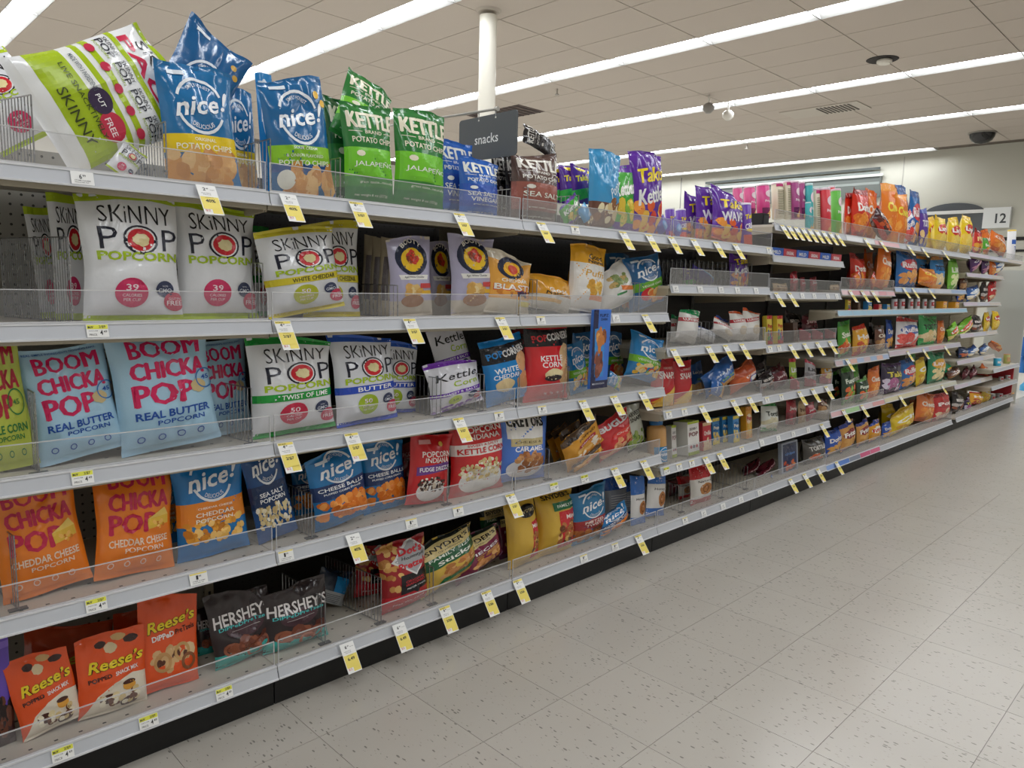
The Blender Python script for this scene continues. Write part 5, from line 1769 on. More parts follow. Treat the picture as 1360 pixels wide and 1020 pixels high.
for code, desc, z, y0, items in TAGROWS:
    for i, (px, kd, var) in enumerate(items):
        # where the rail front meets that column of the picture
        p = None
        lo, hi = -3.0, 9.0
        for _ in range(40):
            mid = (lo + hi) / 2
            if project(np.array([(mid, y0, z)]))[0][0] < px:
                lo = mid
            else:
                hi = mid
        X = lo
        me = tag_mesh('hang' if kd == 'h' else 'flat', var)
        o = link('price_tag', me, None, (X, y0 - (.004 if kd == 'f' else .0065), z - .0035))
        o.rotation_euler = (-math.radians(18 if kd == 'f' else 36), 0, 0)
        tag(o, '%s, %s from left on the %s' % (('hanging sale tag' if kd == 'h' else 'flat price tag'), ORD[i], desc), 'price tag', 'price tags on the ' + desc)
# ------------------------------------------------------------------ products
A, B, C_, D_, E_ = [h - .005 for h in HB]
# ---- top shelf
pack('popcorn_multipack', 0, 0, 0, A, .14, lean=62, tilt=8, size=(.27, .34), cx=132, cy=133, label='huge white and green popcorn multipack bag lying tilted at the top left', thick=.5)
pack('white_popcorn', 0, 0, 0, A, .27, lean=-35, tilt=10, size=(.17, .2), cx=2, cy=135, label='white popcorn bag with green top behind the leftmost wire divider')
pack('white_popcorn', 140, 196, 172, A, .10, lean=35, label='small dim popcorn bag under the huge multipack bag')
pack('nice_blue_back', 0, 0, 0, A, .20, lean=27, tilt=4, size=(.185, .29), cx=262, cy=108, label='topmost dark blue chip bag sticking out above its neighbours, tilted to the right')
pack('nice_classic', 285, 346, 112, A, .18, label='blue chip bag with yellow band, hidden half behind the front one', tilt=8)
pack('nice_classic', 203, 322, 76, A, .085, tilt=5, lean=-3, label='front blue chip bag with yellow band and orange chips', crumple=1.4)
pack('nice_blue_plain', 338, 372, 96, A, .25, label='dark blue bag barely showing behind the green-banded blue bag')
pack('nice_sour_cream', 340, 446, 100, A, .085, tilt=4, lean=-5, label='blue chip bag with lime green band on the top shelf', crumple=1.2)
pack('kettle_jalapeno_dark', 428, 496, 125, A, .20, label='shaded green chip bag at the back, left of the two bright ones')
pack('kettle_jalapeno', 0, 0, 0, A, .15, lean=24, tilt=10, size=(.165, .22), cx=478, cy=150, label='green chip bag lying across the top of the green bags')
pack('kettle_jalapeno', 450, 524, 133, A, .08, tilt=3, lean=-2, label='left of the two bright green chip bags standing at the front')
pack('kettle_jalapeno', 521, 590, 143, A, .08, tilt=3, lean=2, label='right of the two bright green chip bags standing at the front')
pack('kettle_vinegar', 575, 628, 184, A, .14, tilt=3, label='royal blue chip bag, left and higher of the two under the sign')
pack('kettle_vinegar', 609, 662, 205, A, .08, tilt=3, label='royal blue chip bag, right and lower of the two under the sign')
pack('kettle_pepper', 652, 684, 200, A, .20, label='black chip bag, left one behind the brown bag')
pack('kettle_pepper', 668, 700, 204, A, .16, label='black chip bag, right one behind the brown bag')
pack('kettle_salt', 676, 740, 203, A, .08, tilt=2, label='brown chip bag with pink-brown band standing at the front')
pack('kettle_pepper', 0, 0, 0, A, .13, lean=-62, tilt=30, size=(.10, .15), cx=716, cy=190, label='dark brown chip bag lying on top of the brown bag', crumple=1.6)
for i, (a, b, c, y) in enumerate(((728, 752, 222, .22), (741, 768, 218, .20), (757, 782, 216, .18), (766, 790, 222, .24))):
    pack('takis_small', a, b, c, A, y, yb=272, label='%s of the four small purple bags in a row left of the tall blue bag' % ORD[i], group='small purple bags on the top shelf')
pack('takis_lime', 742, 775, 255, A, .09, lean=-30, label='small green and purple bag slumped in the wire bay')
pack('blue_tall', 778, 824, 197, A, .085, tilt=3, lean=3, label='tall sky blue bag with brown foot on the top shelf')
pack('blue_tall', 756, 800, 268, A, .06, lean=-40, label='blue bag with brown foot lying low behind the fence')
pack('takis_lime', 806, 842, 219, A, .08, tilt=3, label='green and white bag left of the tall purple bag')
pack('takis_kettlez', 833, 879, 200, A, .08, tilt=2, label='tall purple bag with yellow lettering and orange flames')
pack('purple_blue', 866, 892, 284, A, .06, lean=50, label='small purple bag lying low, left of two', thick=.6)
pack('purple_blue', 884, 912, 287, A, .07, lean=-40, label='small purple bag lying low, right of two', thick=.6)
pack('takis_can', 883, 897, 276, A, .12, label='short purple can, left of two behind the fence')
pack('takis_can', 897, 912, 277, A, .12, label='short purple can, right of two behind the fence')
pack('takis_waves', 906, 936, 253, A, .20, label='purple wavy chip bag, rearmost of three', tilt=2)
pack('takis_waves', 922, 958, 246, A, .13, lean=4, label='purple wavy chip bag, middle of three')
pack('takis_waves', 943, 986, 243, A, .07, lean=6, label='purple wavy chip bag, frontmost of three')
pack('takis_can', 979, 999, 269, A, .07, label='tall purple can at the right end of the long top shelf')

# ---- second shelf
pack('white_popcorn', 30, 92, 274, B, .27, lean=-3, tilt=10, label='shaded white popcorn bag, rearmost at the left')
pack('white_popcorn', 60, 130, 255, B, .18, tilt=6, label='shaded white popcorn bag just behind the front left one')
pack('white_popcorn', 225, 344, 266, B, .12, tilt=4, label='right of the two big white popcorn bags with green tops')
pack('white_popcorn', 96, 244, 252, B, .07, tilt=4, label='left of the two big white popcorn bags with green tops', crumple=1.5)
pack('white_popcorn_lime', 330, 364, 300, B, .25, label='grey shaded popcorn bag behind the white cheddar bags')
pack('white_popcorn_cheddar', 400, 478, 292, B, .16, tilt=3, label='white popcorn bag with yellow band, the one behind')
pack('white_popcorn_cheddar', 336, 458, 300, B, .075, tilt=4, lean=-9, label='white popcorn bag with yellow band, the one in front')
for i, (a, b, c, y) in enumerate(((478, 500, 311, .22), (489, 512, 314, .18), (500, 526, 314, .13))):
    pack('puffs_beige_side', a, b, c, B, y, yaw=-65, thick=.5, label='%s of three beige bags seen from the side' % ('rearmost', 'middle', 'nearest')[i], group='beige bags seen edge-on')
pack('puffs_lilac', 512, 574, 313, B, .09, tilt=2, label='beige and lilac puffs bag with a round navy emblem, left one', lean=-2)
pack('puffs_lilac', 565, 600, 320, B, .20, tilt=2, label='beige and lilac puffs bag in the shadow between the two front ones')
pack('puffs_lilac', 594, 656, 309, B, .09, tilt=2, label='beige and lilac puffs bag with a round navy emblem, right one', lean=-2)
pack('puffs_cheddar', 642, 706, 328, B, .075, tilt=2, lean=4, label='beige bag with orange burst and white slanted lettering')
pack('good_orange', 700, 758, 363, B, .09, lean=8, label='slumped orange bag low on the second shelf', thick=.6)
pack('white_crisps', 788, 842, 342, B, .10, lean=-14, label='white bag with green and orange marks leaning against the tall white one')
pack('good_puffs', 750, 805, 323, B, .085, lean=6, tilt=2, label='tall white bag with golden yellow top')
pack('nice_veggie_dark', 804, 838, 336, B, .20, label='dark blue bag behind the green-banded chip bag')
pack('nice_veggie_dark', 826, 882, 334, B, .10, lean=-12, tilt=3, label='blue chip bag with green band and red tomato leaning to the left')

# ---- third shelf
pack('green_popcorn', -70, 54, 440, C_, .08, tilt=2, lean=-6, label='yellow-green popcorn bag cut by the left edge of the picture')
pack('green_popcorn', -60, 26, 470, C_, .22, tilt=2, label='shaded yellow-green popcorn bag behind the cut one')
pack('butter_popcorn', 250, 336, 445, C_, .17, tilt=4, lean=-3, label='rightmost of the three pale blue popcorn bags, half hidden')
pack('butter_popcorn', 10, 172, 452, C_, .085, tilt=6, lean=-9, label='leftmost of the three pale blue popcorn bags')
pack('butter_popcorn', 134, 294, 440, C_, .075, tilt=5, lean=-5, label='middle and frontmost of the three pale blue popcorn bags', crumple=1.3)
pack('white_popcorn_lime', 324, 446, 445, C_, .08, tilt=3, lean=-2, label='white popcorn bag with green bands')
pack('white_popcorn_butter', 487, 554, 452, C_, .17, tilt=3, lean=4, label='white popcorn bag with blue band, the hidden one behind')
pack('white_popcorn_butter', 432, 528, 443, C_, .08, tilt=4, lean=-3, label='white popcorn bag with blue bands, the one in front')
pack('kettle_popcorn', 0, 0, 0, C_, .15, lean=-10, tilt=15, size=(.17, .20), cx=598, cy=470, label='purple and white kettle corn bag lying on top of another')
pack('kettle_popcorn', 560, 642, 478, C_, .085, lean=-8, tilt=4, label='purple and white kettle corn bag standing behind the wires')
pack('popped_red_shaded', 680, 700, 436, C_, .22, label='shaded red bag, left one behind the red kettle corn bag')
pack('popped_blue', 634, 702, 440, C_, .085, lean=-8, tilt=3, label='bright blue chip bag with black band and bitten chips')
pack('popped_red', 694, 754, 430, C_, .085, tilt=2, label='red chip bag with black band reading kettle corn')
pack('nice_veggie', 748, 782, 450, C_, .10, lean=-8, label='blue and green chip bag left of the hanging blue display card')
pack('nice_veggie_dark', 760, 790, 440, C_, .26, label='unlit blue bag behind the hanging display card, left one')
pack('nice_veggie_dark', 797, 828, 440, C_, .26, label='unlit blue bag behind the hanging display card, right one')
pack('nice_veggie', 790, 842, 492, C_, .06, lean=-65, label='blue and green chip bag lying low behind the fence right of the card')
pack('nice_veggie', 828, 882, 437, C_, .09, lean=14, tilt=2, label='big blue and green chip bag at the third shelf right end')

# ---- fourth shelf
pack('cheddar_popcorn_orange', -10, 70, 640, D_, .25, tilt=4, label='shaded orange popcorn bag, rearmost at the left')
pack('cheddar_popcorn_orange', -30, 124, 648, D_, .085, tilt=5, lean=-6, label='front left orange popcorn bag with a cheese wedge', crumple=1.4)
pack('cheddar_popcorn_orange', 113, 232, 628, D_, .08, tilt=5, lean=3, label='orange popcorn bag with folded top, right one of the two front ones', crumple=1.8, bend=.7)
pack('nice_cheddar_popcorn', 200, 240, 625, D_, .25, label='dark blue bag in the shadow between orange bag and blue bag')
pack('nice_cheddar_popcorn', 225, 332, 598, D_, .085, tilt=4, lean=-2, label='blue popcorn bag with orange band')
pack('nice_salt_popcorn', 315, 396, 600, D_, .085, tilt=4, lean=-10, label='navy popcorn bag with white popcorn')
pack('nice_cheese_balls', 385, 430, 610, D_, .25, label='shaded blue cheese ball bag behind the hanging tags')
pack('nice_cheese_balls', 474, 540, 584, D_, .12, tilt=3, lean=-3, label='right of the two cheese ball bags')
pack('nice_cheese_balls', 404, 492, 590, D_, .07, tilt=3, lean=-8, label='left of the two cheese ball bags')
pack('indiana_shaded', 518, 558, 582, D_, .20, label='shaded red popcorn bag behind the bright red one')
pack('indiana_fudge', 537, 602, 575, D_, .075, tilt=2, lean=6, label='bright red popcorn bag with purple stripe and bowl')
pack('indiana_kettle', 592, 668, 560, D_, .085, tilt=2, label='red and white kettle corn bag with a white popcorn bowl')
pack('creators', 655, 726, 548, D_, .085, tilt=2, lean=4, label='periwinkle and white caramel mix bag', crumple=1.5)
for i, (a, b, c, y) in enumerate(((722, 748, 565, .21), (732, 760, 560, .16), (742, 778, 556, .11))):
    pack('wheat_puffs', a, b + 6, c, D_, y, lean=-22, label='%s of the tan cracker bags leaning in a row' % ('rearmost', 'middle', 'nearest')[i])
pack('wheat_puffs', 744, 802, 549, D_, .065, lean=-26, tilt=0, label='front tan cracker bag leaning on the red bag')
pack('wheat_puffs', 758, 802, 592, D_, .045, lean=-20, label='tan cracker bag lying lowest behind the fence')
pack('bugles', 784, 840, 540, D_, .085, lean=-16, label='red corn snack bag leaning left, right of the tan cracker bags')
pack('harvest', 822, 858, 535, D_, .12, lean=-14, label='pale green snap pea bag at the end of the fourth shelf')
pack('wheat_puffs', 706, 726, 590, D_, .27, label='unlit brown bag at the back of the fourth shelf')

# ---- bottom shelf
pack('purple_pouch', -60, 22, 850, E_, .09, tilt=4, label='purple pouch cut by the left edge of the picture')
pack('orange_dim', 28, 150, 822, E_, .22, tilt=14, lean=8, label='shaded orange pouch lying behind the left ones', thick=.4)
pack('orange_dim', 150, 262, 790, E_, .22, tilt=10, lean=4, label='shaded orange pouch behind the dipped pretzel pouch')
pack('orange_snack_mix', 2, 112, 858, E_, .075, tilt=8, lean=-8, label='left of the two orange snack mix pouches with white foot')
pack('orange_snack_mix', 98, 196, 828, E_, .07, tilt=8, lean=2, label='right of the two orange snack mix pouches with white foot')
pack('orange_dipped', 182, 264, 788, E_, .085, tilt=7, lean=3, label='plain orange dipped pretzel pouch')
pack('dark_pouch', 258, 300, 800, E_, .20, label='shaded black pouch behind the two front black pouches')
pack('dark_pouch', 268, 368, 776, E_, .09, tilt=6, lean=-5, label='left of the two black pretzel pouches with turquoise foot', crumple=1.7)
pack('dark_pouch', 346, 436, 762, E_, .08, tilt=6, lean=1, label='right of the two black pretzel pouches with turquoise foot', crumple=1.2)
pack('dark_mini', 412, 470, 752, E_, .22, lean=28, tilt=10, label='small navy bag tipped over between black pouches and wire')
pack('dots', 470, 520, 720, E_, .22, lean=6, label='dim pretzel bag behind the wire divider')
pack('dots', 498, 568, 706, E_, .075, tilt=2, lean=-4, label='red pretzel bag with grey diamond')
pack('sticks', 545, 634, 692, E_, .085, lean=-14, tilt=3, label='gold and green pretzel stick bag leaning left', thick=.42)
pack('pieces', 596, 668, 694, E_, .10, lean=-16, tilt=3, label='maroon pretzel pieces bag')
pack('sticks', 636, 672, 668, E_, .24, label='shaded gold and green bag at the back')
pack('pieces', 660, 682, 682, E_, .18, label='shaded maroon bag at the back, left of the gold bag')
pack('minis_gold', 668, 716, 658, E_, .08, lean=-2, label='gold bag with slanted red panel, left of the two gold bags', thick=.5)
pack('minis', 708, 762, 648, E_, .085, lean=1, label='gold family size bag with red panel of tiny pretzels', thick=.5)
pack('nice_cheese_balls', 788, 834, 664, E_, .07, lean=-16, label='small blue and orange bag leaning beside the pretzel twists')
pack('nice_pretzel', 756, 804, 638, E_, .085, lean=-3, tilt=2, label='blue pretzel twists bag with maroon band')
pack('silver_bag', 800, 834, 634, E_, .20, lean=3, label='silver and blue bag back turned, left one')
pack('silver_bag', 822, 846, 640, E_, .20, label='silver and blue bag back turned, right one')
pack('blue_white_cookie', 836, 857, 630, E_, .08, lean=3, label='slim blue and white cookie bag, left one')
pack('blue_white_cookie', 857, 884, 625, E_, .085, lean=9, label='slim blue and white cookie bag, right one')
for i, (a, b, c, y, dn) in enumerate(((886, 908, 628, .24, 'maroon_jerky'), (898, 918, 632, .18, 'red_white_cookie'), (914, 945, 617, .08, 'red_white_cookie'))):
    pack(dn, a, b, c, .119, y, label=('dark maroon bag behind the wires', 'shaded red and white cookie bag behind the wires', 'red and white cookie bag in front of the empty bay')[i])

# hanging display card clipped to the second shelf
o = pack('card_blue', 780, 812, 411, C_, -.018, tilt=-1, lean=0, yb=517, label='tall blue and navy display card hanging from the second shelf rail', name='display_card', cat='card')

# ---- section D
pack('purple_blue', 915, 948, 361, 1.199, .08, lean=30, label='crumpled purple-blue bag on the near-empty shelf', thick=.6)
pack('takis_small', 905, 925, 355, 1.199, .2, label='dark purple bag deep in the near-empty shelf')
pack('takis_kettlez', 966, 994, 336, 1.199, .10, label='purple and orange bag standing at the right of the near-empty shelf')
pack('rice_green', 889, 912, 417, .923, .13, label='white bag with green top, rear one', lean=8)
pack('rice_green', 896, 930, 411, .923, .075, lean=12, tilt=2, label='white bag with green top, front one')
pack('rice_blue', 924, 950, 432, .923, .09, lean=15, label='white and blue bag slumped between the rice cake bags')
pack('rice_blue', 948, 974, 418, .923, .14, lean=14, label='blue-topped white bag left of the orange-topped bags')
pack('rice_red', 944, 974, 420, .923, .075, lean=20, label='orange-topped white bag, leftmost of three')
pack('rice_red', 966, 992, 413, .923, .08, lean=6, label='orange-topped white bag, middle of three')
pack('rice_red', 984, 1010, 408, .923, .075, lean=4, label='orange-topped white bag, rightmost of three')
pack('snaps_red', 862, 896, 474, .645, .08, lean=3, label='left of the two red snap pea bags')
pack('snaps_red', 893, 919, 477, .645, .09, label='right of the two red snap pea bags')
pack('blue_chips', 912, 934, 478, .645, .2, label='shaded blue chip bag behind the front blue one')
pack('blue_chips', 930, 976, 471, .645, .085, lean=-18, label='blue corn chip bag leaning left')
pack('blue_chips', 936, 968, 500, .645, .04, lean=-70, label='blue corn chip bag lying flat behind the fence')
pack('orange_chips', 964, 1004, 472, .645, .09, lean=-14, label='orange-brown chip bag right of the blue corn chips')
for i, (dn, a, b, c, y, lb) in enumerate((('jar_nice', 858, 886, 555, .07, 'tan cracker jar with blue label and blue lid'), ('box_popcorn', 884, 899, 564, .09, 'dark-sided popcorn box behind the white popcorn box'), ('box_popcorn', 894, 929, 557, .075, 'white and lime popcorn box'),
                                          ('box_red', 922, 945, 559, .08, 'red and cream popcorn box'), ('box_blue', 938, 956, 554, .12, 'blue and yellow popcorn box, leftmost of three'), ('box_blue', 952, 968, 552, .12, 'blue and yellow popcorn box, middle of three'), ('box_blue', 966, 982, 551, .08, 'blue and yellow popcorn box, rightmost of three'), ('box_yellow', 983, 999, 539, .085, 'golden yellow popcorn box'))):
    pack(dn, a, b, c, .39, y, label=lb, yaw=0)

# ---- section E : cans on the top, sticks and trays below
EA = 1.526
for i, (dn, a, b, c, y, lb) in enumerate((
        ('can_pink', 973, 987, 248, .28, 'pink chip can, leftmost of the row'), ('can_pink', 987, 1004, 247, .27, 'pink chip can, second of the row'), ('can_magenta', 1004, 1023, 244, .26, 'magenta chip can right of the two pink ones'),
        ('can_back', 1024, 1041, 242, .24, 'chip can with cream back label, left one'), ('can_back', 1040, 1052, 240, .2, 'chip can with cream back label, right one'), ('can_purple', 1048, 1062, 240, .17, 'purple chip can, left one of two'),
        ('can_purple', 1060, 1070, 241, .17, 'purple chip can, right one'), ('can_teal', 1068, 1081, 243, .13, 'teal chip can with pale lid'), ('can_teal', 1069, 1078, 268, .06, 'short teal chip can behind the fence'),
        ('can_back', 1080, 1090, 250, .10, 'chip can with cream back label beside the red can'), ('can_red', 1087, 1104, 249, .07, 'red chip can beside the green can'), ('can_red', 1100, 1110, 247, .2, 'dark red chip can behind the green one'), ('can_green', 1103, 1118, 250, .08, 'green chip can beside the red can'))):
    pack(dn, a, b, c, EA, y, yb=None if y < .15 else 292, label=lb)
mb = MB()
mb.box((0, 0, 0), (.07, .1, .075), BLACK)
mb.box((.006, -.003, .01), (.064, 0, .065), mat('2a2a2c', .3))
o = mb.build('black_box', None, (P(1013, 290, .14)[0], .14, EA))
tag(o, 'small black box on the top shelf in front of the pink cans', 'box')
for i in range(6):
    mb = MB()
    c = ('2c5cb4', 'b83c48')[i % 2]
    mb.box((0, 0, 0), (S / 6 - .006, .09, .045), mat(c, .45))
    for pl, _ in T(('MILD', 'ORIGINAL')[i % 2], .5, .5, .6, .4, 0, 1):
        mb.add([((S / 6 - .006) * x_, -.0006, .045 * y_) for x_, y_ in pl], [tuple(range(len(pl)))], mat('f0eeee', .5))
    o = mb.build('stick_box', None, (3 * S + .004 + i * S / 6, .012, 1.3672))
    tag(o, '%s display box, %s from the left on the meat stick shelf' % (('blue', 'red')[i % 2], ORD[i]), 'box', 'blue and red boxes in a row')
for i, (a, b, c, dn, lb) in enumerate(((1048, 1060, 360, 'red_jerky', 'small red pouch, left of two upright ones'), (1062, 1070, 368, 'red_jerky', 'slim red pouch in the middle'), (1074, 1085, 367, 'red_jerky', 'red pouch with round window'), (1024, 1046, 376, 'tan_jerky', 'flat tan box at the left'), (1100, 1116, 378, 'tan_jerky', 'tan bag by the right end'))):
    pack(dn, a, b, c, 1.178, .07 + .02 * (i % 3), label=lb + ' on the third shelf of the tray section')
pack('box_yellow', 1012, 1024, 420, .897, .1, label='orange bag box at the left of the lollipop boxes')
pack('box_multi', 1013, 1026, 419, .897, .07, label='yellow candy-coloured box, left of two')
pack('box_multi', 1026, 1040, 419, .897, .07, label='yellow candy-coloured box, right of two')
pack('box_brown', 1040, 1060, 428, .897, .08, label='brown box right of the yellow boxes')
for i, (a, b) in enumerate(((1061, 1077), (1078, 1093), (1095, 1110))):
    pack('tray_red', a, b, 436, .897, .10, thick=1.6, label='%s red tray on the fourth shelf' % ORD[i], group='red trays of the fourth shelf')
pack('maroon_jerky', 1062, 1086, 412, .897, .22, label='dark maroon bag above the red trays')
pack('black_bag', 1040, 1066, 400, .897, .3, label='black bag deep in the tray section')
for i, (a, b, c, dn) in enumerate(((1047, 1058, 475, 'jack_lime'), (1066, 1084, 476, 'jack_grey'), (1088, 1105, 470, 'jack_yellow'))):
    pack(dn, a, b, c, .625, .08, lean=(0, 10, 0)[i], label=('slim lime and red jerky bag', 'grey and red jerky bag tipped right', 'yellow and red jerky bag')[i])
for i, (a, b) in enumerate(((1049, 1062), (1068, 1084), (1088, 1104))):
    pack('tray_red', a, b, 500, .625, .05, thick=1.2, label='%s red tray under the jerky bags of the fifth shelf' % ORD[i], group='red trays of the fifth shelf')
for i, (a, b, c) in enumerate(((1000, 1020, 478), (1018, 1040, 480), (1006, 1028, 488), (1024, 1046, 486))):
    pack('maroon_jerky' if i % 2 else 'black_bag', a, b, c, .625, .16 - .02 * i, lean=-12, label='%s of the dark hanging meat snack bags left of the jerky trays' % ORD[i])
pack('white_tortilla', 1007, 1034, 534, .396, .07, lean=6, label='white and green bag at the left of the sixth shelf')
for i, (a, b, c, dn) in enumerate(((1042, 1058, 530, 'red_jerky'), (1058, 1070, 532, 'tan_jerky'), (1068, 1084, 533, 'red_jerky'), (1084, 1100, 528, 'brown_chips'))):
    pack(dn, a, b, c, .396, .09, lean=(8, 0, -6, 14)[i], label=('left red jerky bag', 'tan nut bag', 'right red jerky bag', 'brown and white slim bag')[i] + ' on the sixth shelf')
pack('frame_blue', 1033, 1060, 583, .119, .08, label='framed blue and orange chip box on the bottom shelf')
pack('grey_tortilla', 1062, 1096, 577, .119, .09, label='grey round-topped tortilla bag on the bottom shelf')
for i, (a, b, c) in enumerate(((985, 1010, 610), (1003, 1030, 616))):
    pack('maroon_jerky', a, b, c, .119, .2 - .06 * i, lean=-20, label=('rear', 'front')[i] + ' dark bag slumped on the bottom shelf beside the empty bay')
pack('silver_bag', 1014, 1036, 630, .119, .06, lean=-50, label='silver crumpled bag lying low by the framed box')

